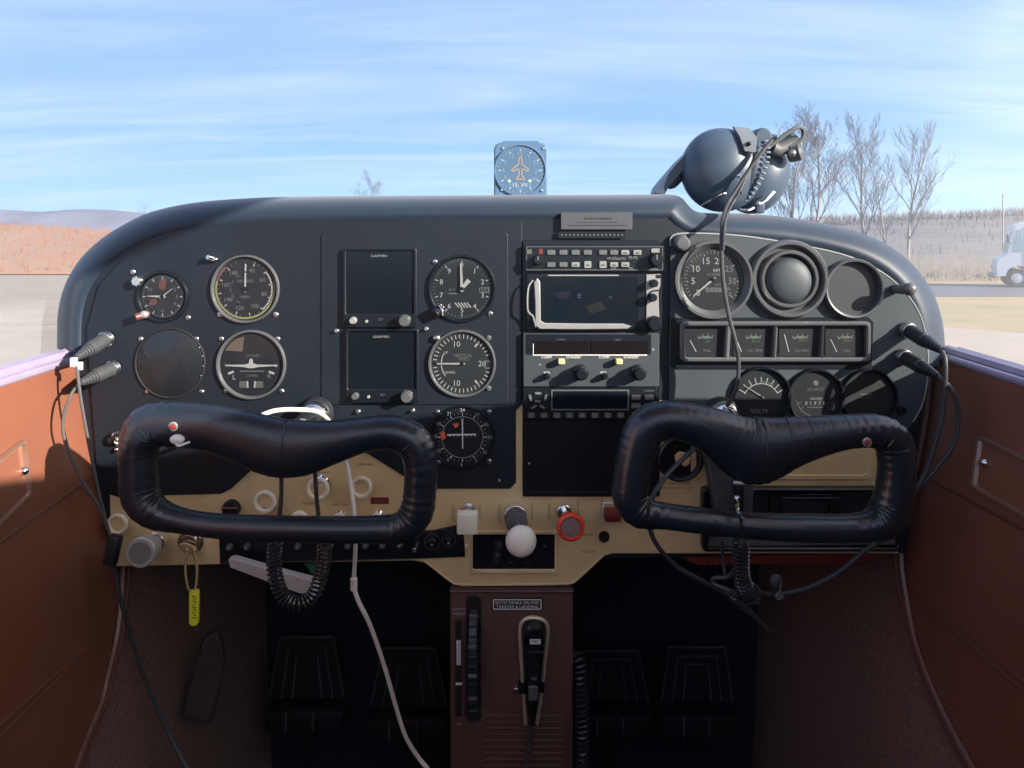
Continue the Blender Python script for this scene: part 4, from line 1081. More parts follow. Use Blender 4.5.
# red strip under the panel
c = (780, 561); pb = B([darkred_m], c=c); pb.plate([(672, 555), (888, 555), (868, 565), (700, 568), (690, 564)], -18, -4, 2)
for i in range(30): pb.tube([(700 + i * 5.6, 567 - i * .1, -3.5), (703 + i * 5.6, 557, -3.2)], .8, 5, sub=1)
tag(pb.out('red_padded_strip', loc=P(*c, 0)), 'dark red ribbed strip hanging under the right panel edge', 'strip')
# grey column bracket between the right yoke and panel
t = empty('cable_bracket', P(725, 470, -.03), 'grey tapering bracket behind the right yoke pad', 'bracket')
pb = B([mat('dull_grey_plastic', (.075, .075, .09), .5, var=.06)], c=(725, 470), k=(D0 - .03) / F); pb.plate([(706, 452), (716, 440), (742, 462), (755, 482), (752, 520), (718, 520)], -20, 0, 2); pb.out('plate', t)
pb = B([white_m], c=(725, 470), k=(D0 - .03) / F); pb.box((739.5, 482.5, 1.5), (13, 2.6, 3), .5); pb.out('clip', t)
pb = B([black2_m], c=(725, 470), k=(D0 - .03) / F); pb.box((738, 500, 3), (8, 34, 6), 1); pb.out('slide', t)

# ================================================================== CONTROL YOKES
def yoke(label, D, path, hub, pbut, extra, seams, group='control yokes'):
    Y0 = D - D0; k = D / F
    t = empty('control_yoke', P(*hub, Y0), label, 'yoke', group)
    b = B([leather_m], c=hub, k=k)
    pts = [(x, y, 0) for x, y, r in path]; rr = [r for x, y, r in path]
    # dense path with fine pleats near the four corners
    q = catmull([Vector(p) for p in pts], 14, True); rq = [v.x for v in catmull([Vector((r, 0, 0)) for r in rr], 14, True)]
    n = len(q); cur = []
    for i in range(n):
        a = (q[i] - q[i - 3]); c = (q[(i + 3) % n] - q[i])
        cur.append(a.angle(c, 0))
    rng = random.Random(3); ph = 0; r2 = []
    for i in range(n):
        cu = max(cur[(i + j) % n] for j in range(-8, 9))
        wgt = min(1, cu * 2.2); ph += rng.uniform(.7, 1.9)
        r2.append(rq[i] * (1 + .045 * wgt * sin(ph)) + rng.uniform(-.10, .10))
    b.tube([tuple(v) for v in q], r2, 28, 0, True, 1, flat=((0, 1, 0), 17))
    # puckered creases of the leather round the corners
    for i in range(0, n):
        if cur[i] > .11 and rng.random() < .42:
            tg = (q[(i + 1) % n] - q[i - 1]).normalized(); u = Vector((-tg.y, tg.x, 0)); sgn = 1 if u.dot(q[(i + 3) % n] + q[i - 3] - q[i] * 2) > 0 else -1
            u = u * sgn; r_ = rq[i]; dd = min(r_, 17); a0 = rng.uniform(-5, 25); a1 = a0 + rng.uniform(45, 95); sk = rng.uniform(-2.5, 2.5)
            cp = [tuple(q[i] + u * (r_ * cos(radians(a))) + tg * (sk * (a - a0) / 60) + Vector((0, 0, dd * sin(radians(a)) + .1))) for a in [a0 + (a1 - a0) * k_ / 5 for k_ in range(6)]]
            b.tube(cp, [.15, .7, .95, .9, .6, .1], 5, 0, sub=2)
    grip = b.out('grip', t, angle=70)
    # stitched seams round the pad
    for (x, yt, yb, lean) in seams:
        s = B([rubber_m], c=hub, k=k)
        cy = (yt + yb) / 2; hh = (yb - yt) / 2 + .2
        s.tube([(x + lean * sin(a), cy - hh * cos(a), 16.8 * sin(a) + .4) for a in [radians(v) for v in range(-4, 150, 14)]], .75, 5, sub=2)
        s.out('seam', grip)
    # hub block, shaft and collar
    b = B([black2_m], c=hub, k=k); b.box((hub[0], hub[1], -16), (54, 40, 26), 4); b.out('hub', t)
    hw = P(*hub, Y0 + .012); sw = Vector((hw.x, -.004, hw.z + .004))
    b = B([chrome_m], org=t.location); b.cyl(hw, sw, .0125, .0125, 28); b.out('shaft', t)
    b = B([chrome_m, rubber_m], org=t.location)
    b.cyl(sw, sw + Vector((0, -.012, 0)), .020, .0185, 32, 1, .002); b.cyl(sw + Vector((0, -.012, 0)), sw + Vector((0, -.022, 0)), .0165, .0150, 32, 0, .002)
    b.out('collar', t)
    x, y = pbut
    b = B([silver_m, mat('dull_red_button', (.32, .055, .05), .45)], c=hub, k=k); b.lathe((x, y, 15.5), [(4.6, 0), (4.6, 2), (3.4, 2.6), (2.9, 2)], seg=24); b.lathe((x, y, 15.5), [(3, 1.8), (2.4, 3.4), (0, 3.8)], seg=20, mi=1); b.out('talk_button', t)
    if extra:
        b = B([white_m], c=hub, k=k); x, y = extra
        b.ball((x + 2, y, 17), 6.6, 0, (1.1, .7, .75)); b.tube([(x, y + 3, 18), (x + 5, y + 5.5, 20), (x + 11, y + 3.5, 21), (x + 16, y + 1.5, 22)], 1.3, 8)
        b.out('thumb_switch', t)
    return t
pL = [(139, 470, 19), (139, 446, 19.5), (149, 426, 21.5), (175, 424.5, 23), (210, 428, 23.5), (240, 436, 26), (265, 444.5, 29), (283, 448.5, 29), (305, 447.5, 27.5), (335, 441.5, 21.5), (365, 434.5, 17.5),
      (393, 432.5, 17), (413, 442, 18), (420.5, 462, 17), (420, 490, 16.5), (416, 513, 17), (402, 527, 15.5), (375, 529.5, 13.5), (300, 529, 12.8), (225, 526.5, 12.2), (183, 521, 12.2), (155, 512.5, 16), (141, 496, 19)]
yoke('left control yoke in wrinkled black leather with white thumb switch', .72, pL, (283, 446), (181, 422.5), (183, 435), [(287, 420, 476, 0)])
pR = [(631, 482, 18), (636, 455, 19), (645, 430, 20), (662, 420.5, 19.5), (686, 422, 19.5), (712, 431, 23.5), (735, 444, 30), (753, 450.5, 34), (770, 448, 31.5), (792, 442, 25.5), (822, 435.5, 20), (850, 431.5, 17),
      (877, 431.5, 17), (893, 442, 18.5), (896.5, 465, 18), (894, 495, 19), (886, 517, 20), (862, 527.5, 14.5), (800, 528, 13.8), (740, 525, 12.5), (700, 520.5, 12.8), (665, 516, 13), (640, 511.5, 16), (630.5, 499, 17.5)]
yoke('right control yoke in black leather, no thumb switch, seams across its pad', .72, pR, (758, 446), (859, 438), None, [(762, 417, 482, 0), (785, 417, 470, 1), (805, 417, 462, 2), (826, 416.5, 455, 2), (841, 415.5, 450, 3)])

# ================================================================== CENTRE PEDESTAL
YP = .001; kp = (D0 + YP) / F
t = empty('centre_pedestal', P(512, 768, YP), 'brown plastic centre pedestal below the gold panel', 'pedestal')
T0 = t.location
pb = B([browncon_m], org=T0); c0 = P(450, 587.5, YP); c1 = P(573.5, 800, YP)
pb.box(((c0.x + c1.x) / 2, (.46 + YP) / 2, (c0.z + EYE - .945) / 2), (c1.x - c0.x, .46 - YP, c0.z - (EYE - .945)), .003); pb.out('body', t)
def pp_(name, mats, fn):
    b = B(mats, c=(512, 768), k=kp); fn(b); return b.out(name, t)
pp_('top_lip', [browncon_m], lambda b: b.tube([(450, 590.5, 1), (512, 590.5, 1), (573, 590.5, 1)], 2.0, 8, sub=1))
pp_('vent_ribs', [browncon_m], lambda b: [b.tube([(484 + (1 if i % 2 else 0), 716 + i * 6.2, .2), (563, 716 + i * 6.2, .2)], 1.3, 6, sub=1) for i in range(14)])
pp_('trim_slot', [hole_m], lambda b: b.plate(rrect(455.5, 620, 462, 717, 3), .02, .5))
pp_('slot_surround', [browncon_m], lambda b: b.frame(rrect(453, 617, 464.5, 720, 4), rrect(455.5, 620, 462, 717, 3), .02, 1.2, 0, .3))
pp_('trim_pointer', [silver_bright_m], lambda b: (b.plate([(456.4, 640), (461, 640), (461.2, 664), (456.6, 664)], .5, 2.4, .4), b.box((459, 683, 1.5), (6.5, 2.2, 2), .4)))
pp_('trim_lettering', [mat('pale_print', (.45, .47, .46), .5)], lambda b: (b.text('NOSE DN', 459, 609, .2, 2.3), b.text('TAKEOFF', 459, 613.5, .2, 2.3), b.text('UP', 459, 724, .2, 2.3)))
wheel = B([rubber_m, rubberg_m], c=(512, 768), k=kp)
wc = (473.5, 659, -35)
# trim wheel seen edge-on, standing out of its slot
ring = []
rw = 71
for i in range(48):
    a = 2 * pi * i / 48; ring.append((a, rw))
wheel.loft([[(x, 659 + rr_ * sin(a), -46 + rr_ * cos(a)) for a, _ in ring] for x, rr_ in ((468.5, 60), (468.5, 66), (470, 68), (477, 68), (478.5, 66), (478.5, 60))], 0, True, True)
for i in range(48):
    a = 2 * pi * (i + .5) / 48
    wheel.tube([(469.5, 659 + 68.3 * sin(a), -46 + 68.3 * cos(a)), (477.5, 659 + 68.3 * sin(a), -46 + 68.3 * cos(a))], 1.2 if i % 3 else 2.0, 6, 1 if i % 3 == 0 else 0, sub=1)
wheel.out('trim_wheel', t)
pp_('wheel_slot', [hole_m], lambda b: b.plate(rrect(467, 597, 480, 721, 5), .02, .5))
pp_('wheel_slot_surround', [rubber_m], lambda b: b.frame(rrect(465.8, 595.5, 481.2, 722.5, 6), rrect(467, 597, 480, 721, 5), .02, 1.0, 0, .3))
def plc(b):
    b.plate(rrect(491.5, 597.5, 543, 610.5, 1.5), .02, .8, .2, 0); b.frame(rrect(493, 598.8, 541.5, 609.3, 1.2), rrect(494, 599.8, 540.5, 608.3, 1), .8, 1.0, 1, .05)
    b.text('BOTH TANKS ON FOR', 517.2, 602.3, .95, 3, 1); b.text('TAKEOFF & LANDING', 517.2, 606.3, .95, 3, 1)
pp_('placard', [hole_m, white_m], plc)
pp_('embossed_label', [mat('brown_emboss', (.19, .085, .06), .5, var=.05)], lambda b: (b.text('FUEL', 557, 601.5, .2, 2.6), b.text('ON', 557, 606, .2, 2.6)))
# microphone holder + microphone
t = empty('microphone_holder', P(533, 768, YP), 'gold wire loop holder around the black hand microphone', 'holder')
pb = B([mat('pale_brass_wire', (.72, .63, .46), .35, metal=.5, var=.05)], c=(533, 768), k=kp)
pb.tube([(526, 722, 3), (523.5, 690, 5), (521, 650, 6), (520, 626, 6), (524, 617, 6), (533.5, 614.5, 6), (543.5, 617.5, 6), (547.5, 626, 6), (545.5, 650, 6), (541, 690, 5), (536.5, 722, 3)], 2.1, 8); pb.out('loop', t)
pb = B([chrome_m, black2_m], c=(533, 768), k=kp); pb.cyl((516.5, 686, 1), (516.5, 686, 9), 3.2, 3, bev=.5, mi=0); pb.box((522, 684, 5), (8, 12, 5), 1, 1); pb.box((542, 683, 5), (5, 12, 5), 1, 1); pb.out('clip', t)
t = empty('hand_microphone', P(533, 720, YP - .004), 'black hand microphone hanging in the gold loop', 'microphone')
pb = B([black2_m], c=(533, 720), k=kp)
mo = [(524.5, 632), (525.5, 622), (530, 618.5), (537, 618.5), (542, 622), (543.5, 632), (541, 668), (537, 700), (534, 718), (530, 718), (528.5, 700), (526, 668)]
pb.plate(mo, 2, 16, 3); pb.out('body', t)
pb = B([white_m, hole_m, rubberg_m], c=(533, 720), k=kp); pb.flat([(529.5, 631), (540, 631), (540, 636), (529.5, 636)], 16.1, 0); pb.text('MIC', 534.8, 633.5, 16.25, 3, 1); pb.text('TRANSMIT', 534.8, 643.5, 16.15, 2.4, 2)
for i in range(7): pb.seg((530, 648 + i * 3), (539, 648 + i * 3), 1, 16.15, 1)
pb.seg((530.5, 669.5), (536.5, 669.5), 3, 16.15, 2)
pb.out('label', t)
pb = B([rubberg_m], c=(533, 720), k=kp); pb.plate(rrect(528, 676, 537.5, 690, 2), 15, 18.5, .8); pb.out('talk_key', t)
pb = B([cord_m], c=(533, 720), k=kp); pb.tube([(532, 714, 8), (530.5, 735, 6), (527, 752, 8), (524, 775, 14), (520, 810, 10)], 2.2, 8); pb.out('cord', t)
# coiled cord right of the pedestal
def coil(b, pts, r, rw_, turns, seg=5, mi=0):
    q = catmull([Vector(p) for p in pts], 40); n = len(q); acc = [0]
    for i in range(1, n): acc.append(acc[-1] + (q[i] - q[i - 1]).length)
    tot = acc[-1]; out = []; N_ = turns * 12; j = 0; u = None
    for i in range(N_ + 1):
        s_ = tot * i / N_
        while j < n - 2 and acc[j + 1] < s_: j += 1
        f_ = (s_ - acc[j]) / max(1e-9, acc[j + 1] - acc[j]); p = q[j].lerp(q[j + 1], f_)
        tt = (q[min(j + 2, n - 1)] - q[max(j - 1, 0)]).normalized()
        if u is None: u = tt.orthogonal().normalized()
        u = (u - tt * u.dot(tt)).normalized(); v = tt.cross(u); a = 2 * pi * i / 12
        out.append(p + (u * cos(a) + v * sin(a)) * r)
    b.tube(out, rw_, seg, mi, sub=1)
b = B([rubber_m], org=P(580, 650, 0)); coil(b, [P(578, 650, .01), P(580, 670, .0), P(582, 720, -.01), P(583, 790, -.02)], .0064, .0017, 26)
tag(b.out('coiled_cable', loc=P(580, 650, 0)), 'black coiled cord hanging along the right side of the pedestal', 'cord')

# ================================================================== PEDALS AND FOOTWELL
def pedal(cx, yt, yb, wt, wb, label, Y=.34):
    k = (D0 + Y) / F; c = (cx, yb)
    t = empty('rudder_pedal', P(cx, yb, Y), label, 'pedal', 'rudder pedals')
    b = B([rubber_m, rubberg_m], c=c, k=k)
    def trap(f0, f1, sc_):
        m_ = (yt + yb) / 2
        return [(cx - wt / 2 * sc_, yt + (m_ - yt) * (1 - sc_)), (cx + wt / 2 * sc_, yt + (m_ - yt) * (1 - sc_)), (cx + wb / 2 * sc_, yb - 2), (cx - wb / 2 * sc_, yb - 2)]
    b.plate(trap(0, 0, 1), -6, 0, 1.0)
    pl_ = b.out('plate', t)
    for sc_ in (.96, .66, .38):
        b = B([rubberg_m], c=c, k=k); q = trap(0, 0, sc_); b.tube([(*q[3], .4), (*q[0], .4), (*q[1], .4), (*q[2], .4)], .9, 5, sub=1); b.out('ridge', pl_)
    b = B([rubber_m, rubberg_m], c=c, k=k); b.box((cx, yb + 15, 6), (wb, 22, 14), 3)
    for dx in (-.22, .12): b.box((cx + wb * dx, yb + 15, 13.5), (2, 20, 1.5), .4, 1)
    b.out('toe_bar', t)
    b = B([rubber_m], c=c, k=k); b.cyl((cx, yb + 20, -2), (cx, yb + 118 + (704 - yb), -4), 3, 3); b.out('arm', t)
pedal(307, 636, 700, 55, 78, 'rudder pedal, leftmost of the four, with dark toe bar')
pedal(409, 647, 708, 54, 80, 'rudder pedal just left of the brown pedestal')
pedal(612, 650, 704, 54, 76, 'rudder pedal just right of the brown pedestal')
pedal(697, 646, 704, 58, 74, 'rudder pedal, rightmost of the four, in the dark footwell')
k = (D0 + .12) / F; c = (203, 723); t = empty('footwell_flap', P(*c, .12), 'dim grey-brown fabric flap in the left footwell', 'flap')
b = B([mat('grey_brown_fabric', (.07, .055, .05), .9, var=.2, vscale=100)], c=c, k=k); b.plate([(201, 645), (209, 634), (216, 630), (220, 645), (223, 663), (217, 695), (210, 723), (195, 722), (181, 716), (190, 680)], -8, 0, 2); b.out('cloth', t)
b = B([steel_m], c=c, k=k); b.tube([(203, 648, 1), (207, 640, 2), (213, 634, 2), (214, 640, 1)], 1.2, 6); b.out('clip', t)

# ================================================================== CABLES AND PLUGS
def plug_parts(root, base, tip, mats, r=.0085, relief=.5):
    a, b_ = Vector(base), Vector(tip); O = root.location
    pb = B([steel_m], org=O); pb.cyl(a, a.lerp(b_, .12), r * 1.15, r * 1.1, 24, bev=.0006); nut = pb
    pb = B([mats], org=O); pb.cyl(a.lerp(b_, .10), a.lerp(b_, .55), r * .98, r, 24, bev=.001)
    for i in range(6):
        u = .58 + i * .07; pb.cyl(a.lerp(b_, u - .03), a.lerp(b_, u + .025), r * (.92 - i * .08), r * (.88 - i * .08), 20)
    pb.cyl(a.lerp(b_, .5), b_, r * .72, r * .40, 20); nut.out('jack_nut', pb.out('plug', root))
# left headset cord
t = empty('headset_lead', P(110, 545, -.05), 'grey headset cord with two plugs at the left panel edge', 'cord')
a1, b1 = P(107.5, 338, -.004), P(76, 358, -.052); a2, b2 = P(114.5, 367.5, -.004), P(80, 383, -.052)
plug_parts(t, a1, b1, plug_m); plug_parts(t, a2, b2, plug_m)
O = t.location
b = B([white_m], org=O); b.box(b1 + Vector((0, -.004, -.004)), (.006, .006, .010), .001); b.box(b1 + Vector((.006, -.005, -.008)), (.008, .004, .009), .001); b.out('cable_tag', t)
b = B([cordg_m], org=O); b.tube([b1, P(77.5, 372, -.060), P(81, 400, -.062), P(91, 455, -.055), P(103, 510, -.050), P(110, 535, -.048)], .0017, 8); b.out('cable', t)
b = B([cordg_m], org=O); b.tube([b2, P(71, 395, -.066), P(63, 420, -.070), P(66, 445, -.068), P(82, 480, -.060), P(99, 507, -.052), P(110, 535, -.046)], .0017, 8); b.out('cable', t)
b = B([rubber_m], org=O); b.box(P(113, 550, -.046), (.014, .012, .034), .003, 0, Matrix.Rotation(radians(12), 3, 'Y')); b.out('junction_block', t)
b = B([cord_m], org=O); b.tube([P(113, 562, -.046), P(121, 600, -.04), P(140, 665, -.03), P(165, 725, -.03), P(196, 785, -.05)], .0024, 8); b.out('trunk_cable', t)
# right headset cord
t = empty('headset_lead', P(775, 590, -.05), 'black headset cord with two plugs at the right panel edge', 'cord'); O = t.location
a1, b1 = P(906, 329, -.004), P(942, 351, -.062); a2, b2 = P(902, 356, -.004), P(938, 376, -.062)
plug_parts(t, a1, b1, rubber_m); plug_parts(t, a2, b2, rubber_m)
b = B([cord_m], org=O); b.tube([b1, P(945.5, 365, -.068), P(943, 410, -.07), P(932, 455, -.07), P(917, 490, -.07), P(905, 505, -.06)], .0024, 8); b.out('cable', t)
b = B([cord_m], org=O); b.tube([b2, P(952, 390, -.072), P(958.5, 415, -.075), P(953, 445, -.075), P(935, 470, -.072), P(915, 492, -.068), P(905, 505, -.06)], .0024, 8); b.out('cable', t)
b = B([cord_m], org=O); b.tube([P(905, 505, -.06), P(893, 530, -.05), P(865, 551, -.045), P(838, 573, -.045), P(808, 588, -.045), P(780, 594, -.045), P(757, 592, -.045), P(735, 585, -.045)], .0026, 8); b.out('trunk_cable', t)
t2 = empty('cable_clip', P(776, 588, -.05), 'grey clip gripping the thin cord under the right panel', 'clip')
b = B([plug_m], org=t2.location); b.ball(P(776, 582, -.05), .0075, 0, (1, .7, 1.2)); b.cyl(P(777, 592, -.05), P(780, 599, -.052), .0045, .006, bev=.0008); b.out('jaw', t2)
b = B([steel_m], org=t2.location); b.tube([P(781, 580, -.056), P(780, 590, -.057), P(776, 597, -.056)], .0009, 6); b.out('spring', t2)
# white cable across left yoke
t = empty('charging_cable', P(355, 590, -.06), 'thin white cable looping over the left yoke to the floor', 'cable'); O = t.location
b = B([wcord_m], org=O)
b.tube([P(262, 415, -.10), P(276, 410.5, -.09), P(296, 409.5, -.07), P(318, 412, -.06), P(332, 425, -.05), P(342, 448, -.05), P(348, 470, -.06), P(354, 510, -.075), P(355.5, 545, -.085), P(354, 582, -.08),
        P(358, 600, -.08), P(370, 625, -.075), P(384, 665, -.06), P(394, 700, -.05), P(405, 735, -.04), P(418, 757, -.035), P(432, 775, -.035), P(442, 800, .02), P(450, 812, .09), P(440, 830, .14), P(438, 880, .12), P(436, 940, .10), P(437, 986, .09)], .0024, 8); b.out('wire', t)
b = B([wcord_m], org=O); b.cyl(P(353.8, 578, -.0815), P(353.8, 590, -.0805), .0038, .0038, bev=.0006); b.out('ferrule', t)
# left coiled cord on the yoke
t = empty('coiled_yoke_cable', P(300, 606, -.13), 'black coiled cord looping below the left yoke', 'cord'); O = t.location
b = B([mat('glossy_black_cord', (.03, .032, .036), .2, spec=.9, var=.05)], org=O); coil(b, [P(276, 540, -.135), P(274, 556, -.13), P(275, 575, -.13), P(283, 596, -.13), P(298, 604, -.13), P(312, 597, -.125), P(320, 578, -.12), P(324, 558, -.12), P(324, 540, -.12)], .0064, .0015, 34); b.out('coil', t)
b = B([cord_m], org=O); b.tube([P(281.5, 470, -.128), P(281, 500, -.128), P(278, 528, -.125), P(276, 542, -.132)], .0022, 8); b.tube([P(315, 470, -.118), P(316, 490, -.118), P(318.5, 515, -.115), P(323, 542, -.118)], .0022, 8); b.out('lead', t)
# right coiled cord
t = empty('coiled_yoke_cable', P(745, 600, -.13), 'black coiled cord hanging straight below the right yoke', 'cord'); O = t.location
b = B([mat('glossy_black_cord', (.03, .032, .036), .2), steel_m], org=O); coil(b, [P(741, 540, -.135), P(741, 560, -.13), P(742, 578, -.125), P(746, 590, -.12), P(751, 600, -.12)], .0072, .0016, 16)
coil(b, [P(733, 600, -.118), P(738, 592, -.118), P(747, 586, -.118), P(756, 592, -.115), P(756, 602, -.115)], .0048, .0014, 12); b.out('coil', t)
b = B([chrome_m], org=O); b.tube([P(737.5, 497, -.125), P(738, 510, -.165), P(741, 520, -.168), P(742, 535, -.16)], .0014, 6); b.tube([P(736, 505, -.15), P(739, 515, -.168), P(745, 520, -.168)], .0014, 6); b.ball(P(737, 498, -.14), .003); b.out('swivel', t)
b = B([cord_m], org=O); b.tube([P(742, 545, -.12), P(731, 575, -.11), P(715, 578, -.10), P(714, 584, -.1), P(728, 590, -.105), P(738, 594, -.115)], .0024, 8); b.out('lead', t)
b = B([cord_m], org=O); b.tube([P(722, 540, -.09), P(723, 560, -.09), P(726, 580, -.095)], .0018, 8); b.out('lead', t)
# loose blade-like strap end below
t = empty('loose_lead', P(690, 575, -.06), 'slack black lead curving from radio socket down into the right footwell', 'cord'); O = t.location
b = B([cord_m], org=O)
b.tube([P(697, 446, -.03), P(684, 458, -.05), P(668, 474, -.07), P(657, 489, -.09), P(649, 506, -.10), P(649, 525, -.10), P(657, 545, -.10), P(676, 566, -.09), P(700, 580, -.085), P(722, 592, -.08), P(745, 608, -.075), P(770, 632, -.07)],
       [.0026] * 9 + [.0032, .0042, .0016], 8); b.out('wire', t)

# ================================================================== GLARESHIELD ITEMS
# compass
YC = .075; kc = (D0 + YC) / F; c = (520.5, 197)
t = empty('magnetic_compass', P(*c, YC), 'square vertical card compass, tinted blue-grey by glare, standing on top of the glareshield', 'compass')
def cb(name, mats, fn, ang=35):
    b = B(mats, c=c, k=kc); fn(b); return b.out(name, t, ang)
body = [(494, 198), (494, 149), (496, 144.5), (500, 142.6), (503, 142), (504, 140.6), (539, 140.6), (540, 142), (543, 142.6), (546, 144.5), (547.5, 149), (547.5, 198)]
cb('case', [compass_m], lambda b: b.plate(body, -40, 0, 1.2))
def cdial(b):
    x, y = 520.3, 170.5
    b.lathe((x, y, .05), [(25, 0), (25, .6), (0, .6)], seg=56)
    b.ticks(x, y, 19.5, 23.5, range(0, 360, 30), 1.1, .8, 1); b.ticks(x, y, 21.3, 23.5, range(0, 360, 10), .6, .8, 2)
    for s_, a in (('N', 215), ('3', 245), ('6', 272), ('E', 300), ('12', 330), ('15', 0), ('S', 30), ('21', 62), ('24', 92), ('W', 122), ('30', 150), ('33', 182)):
        b.text(s_, *polar(x, y, 16.8, a), .8, 4, 2)
    b.text('15', x - 5, y + 14.6, .8, 4.2, 1); b.text('W', x + 4, y + 14.4, .8, 4.2, 1)
    pl = [(0, -14), (1.4, -12), (1.6, -6), (8.5, -1), (8.5, 1), (1.6, -1.5), (1.3, 5), (4, 8), (4, 9.5), (0, 8.6), (-4, 9.5), (-4, 8), (-1.3, 5), (-1.6, -1.5), (-8.5, 1), (-8.5, -1), (-1.6, -6), (-1.4, -12)]
    pl = [(x + a, y + q) for a, q in pl]
    for i in range(len(pl)): b.seg(pl[i], pl[(i + 1) % len(pl)], .9, .9, 3)
    b.lathe((x - 11, y + 10.5, .7), [(1.5, 0), (0, .2)], seg=10, mi=4); b.lathe((x + 9.5, y + 10.5, .7), [(1.5, 0), (0, .2)], seg=10, mi=4)
cb('dial', [compassd_m, mat('pale_blue_mark', (.38, .46, .54), .5), mat('dim_blue_mark', (.18, .27, .37), .5), orangeout_m, mat('lime_dot', (.45, .65, .42), .5)], cdial)
cb('bezel', [compass_m], lambda b: b.lathe((520.3, 170.5, .05), [(26.2, 0), (26, 1.6), (25, 1.8), (24.6, .6)], seg=56))
for (x, y) in ((503, 148), (543.5, 148), (502, 190), (542, 190.5)):
    b = B([chrome_m], c=c, k=kc); b.lathe((x, y, .05), [(1.6, 0), (1.3, 1), (0, 1.2)], seg=12); b.out('screw', t)
# headset
YH = .10; kh = (D0 + YH) / F; c = (725, 216)
HSZ = 0
t = empty('headset', P(*c, YH), 'dark pilot headset lying on the right of the glareshield', 'headset')
def hb(name, mats, fn, ang=40):
    b = B(mats, c=c, k=kh); fn(b); return b.out(name, t, ang)
Rz = lambda a: Matrix.Rotation(radians(a), 3, 'Y')
ec = hb('ear_cup', [hs_m], lambda b: b.ball((719, 171, 8), 40, 0, (1.0, .72, 1.04), Rz(-12), 36, 24))
hb('ear_cup', [hs_m], lambda b: b.ball((761, 175, -12), 39, 0, (.80, .68, 1.02), Rz(24), 36, 24))
cu_ = hb('ear_cushion', [hsf_m], lambda b: b.ball((745, 172, 6), 36, 0, (.42, .74, 1.0), Rz(14), 30, 20)); cu_.parent = ec
def seal2(b):
    for i in range(15):
        a = radians(-62 + i * 9); b.box((743.5 + 10 * cos(a) + 10 * sin(-a), 171 + 33 * sin(a), 8 + 26 * cos(a)), (5, 2.4, 3), .8, 0, Rz(degrees_(a)))
degrees_ = lambda a: a * 180 / pi * .6 + 14
hb('cushion_stitching', [mat('pale_stitch', (.16, .21, .27), .5, var=.05)], seal2, 60).parent = ec
hb('headband', [hs_m], lambda b: b.loft([[(x - 4.5 * nx, y - 4.5 * ny, dd - 16), (x + 4.5 * nx, y + 4.5 * ny, dd - 16), (x + 4.5 * nx, y + 4.5 * ny, dd + 14), (x - 4.5 * nx, y - 4.5 * ny, dd + 14)] for x, y, nx, ny, dd in
     ((658, 194.5, 1, .2, -4), (661, 188, 1, .4, -4), (667, 180, .8, .6, -2), (680, 165, .72, .7, 0), (694, 151, .7, .72, 4), (708, 141, .6, .8, 6))], 0, True, True))
hb('headband_pad', [hsf_m], lambda b: b.tube([(668, 187, -2), (672, 183, 0), (678, 175, 0), (684, 170, 2)], [3, 6, 7, 5], 10, 0))
hb('yoke_clasp', [mat('clasp_grey', (.20, .23, .25), .35, metal=.3, var=.08), hole_m], lambda b: (b.loft([[(727, 130, 22), (742, 132, 24), (742, 132, 19), (727, 130, 17)], [(730, 142, 33), (746, 143, 34), (746, 143, 29), (730, 142, 28)], [(733, 156, 38), (743, 157.5, 39), (743, 157.5, 34), (733, 156, 33)]], 0, True, True), b.ball((737, 149, 37), 2.2, 1)))
hb('boom_pivot', [hs_m], lambda b: (b.cyl((756, 140, 4), (756, 140, 22), 10, 9, bev=2), b.box((767, 141, 16), (7, 8, 8), 1.5)))
def boom(b):
    b.tube([(758, 152, 26), (766, 146, 26), (778, 137, 26), (788, 131.5, 25), (794, 133, 22), (795, 140, 20), (790, 146, 20), (782, 150, 20)], 2.1, 8, 0)
    b.tube([(765, 150, 18), (772, 152, 16), (784, 147, 14), (792, 144, 14)], 7, 10, 0)
hb('microphone_boom', [rubberg_m], boom)
hb('microphone_arm', [hs_m], lambda b: b.loft([[(748, 160, 12), (757, 168, 12), (757, 168, 0), (748, 160, 0)], [(768, 143, 14), (778, 153, 14), (778, 153, 2), (768, 143, 2)], [(786, 132, 14), (795, 141, 14), (795, 141, 6), (786, 132, 6)]], 0, True, True))
hb('microphone_capsule', [rubberg_m, steel_m], lambda b: (b.cyl((782, 157, 14), (794, 154, 20), 8, 8.5, bev=2), b.ball((784, 156, 22), 4, 1)))
hb('support_stem', [hs_m], lambda b: b.box((759, 204, 0), (9, 19, 10), 1.5))
hb('steel_wires', [chrome_m], lambda b: (b.tube([(694, 207, 26), (704, 201, 33), (712, 196.5, 35), (716, 196, 34)], 1.0, 6), b.tube([(752, 206, 22), (760, 201, 20), (768, 193, 16)], 1.1, 6), b.ball((751, 205, 22), 2.6),
     b.tube([(727, 180, 40), (728, 190, 40), (729, 197, 38)], 1.0, 6), b.ball((726.5, 180, 40), 2.2), b.tube([(731, 211, 26), (740, 211.5, 26), (746, 209, 24)], 1.4, 6)))
O = t.location
b = B([cord_m], org=O)
yh = YH - .045
b.tube([P(772, 140, yh), P(762, 152, yh - .01), P(750, 168, yh - .015), P(737, 188, yh - .02), P(727, 205, yh - .03), P(722.5, 222, -.025), P(721.5, 250, -.03), P(723, 280, -.035), P(728, 312, -.04), P(735, 340, -.045), P(738.5, 362, -.045), P(737, 385, -.045), P(731, 400, -.040), P(727, 406, -.036)], .0023, 8); b.out('cord', t)
b = B([cord_m], org=O)
b.tube([P(757, 152, yh), P(748, 172, yh - .012), P(740, 190, yh - .018), P(731, 206, yh - .026), P(725, 222, -.027), P(723, 250, -.032)], .0018, 8); b.out('cord', t)

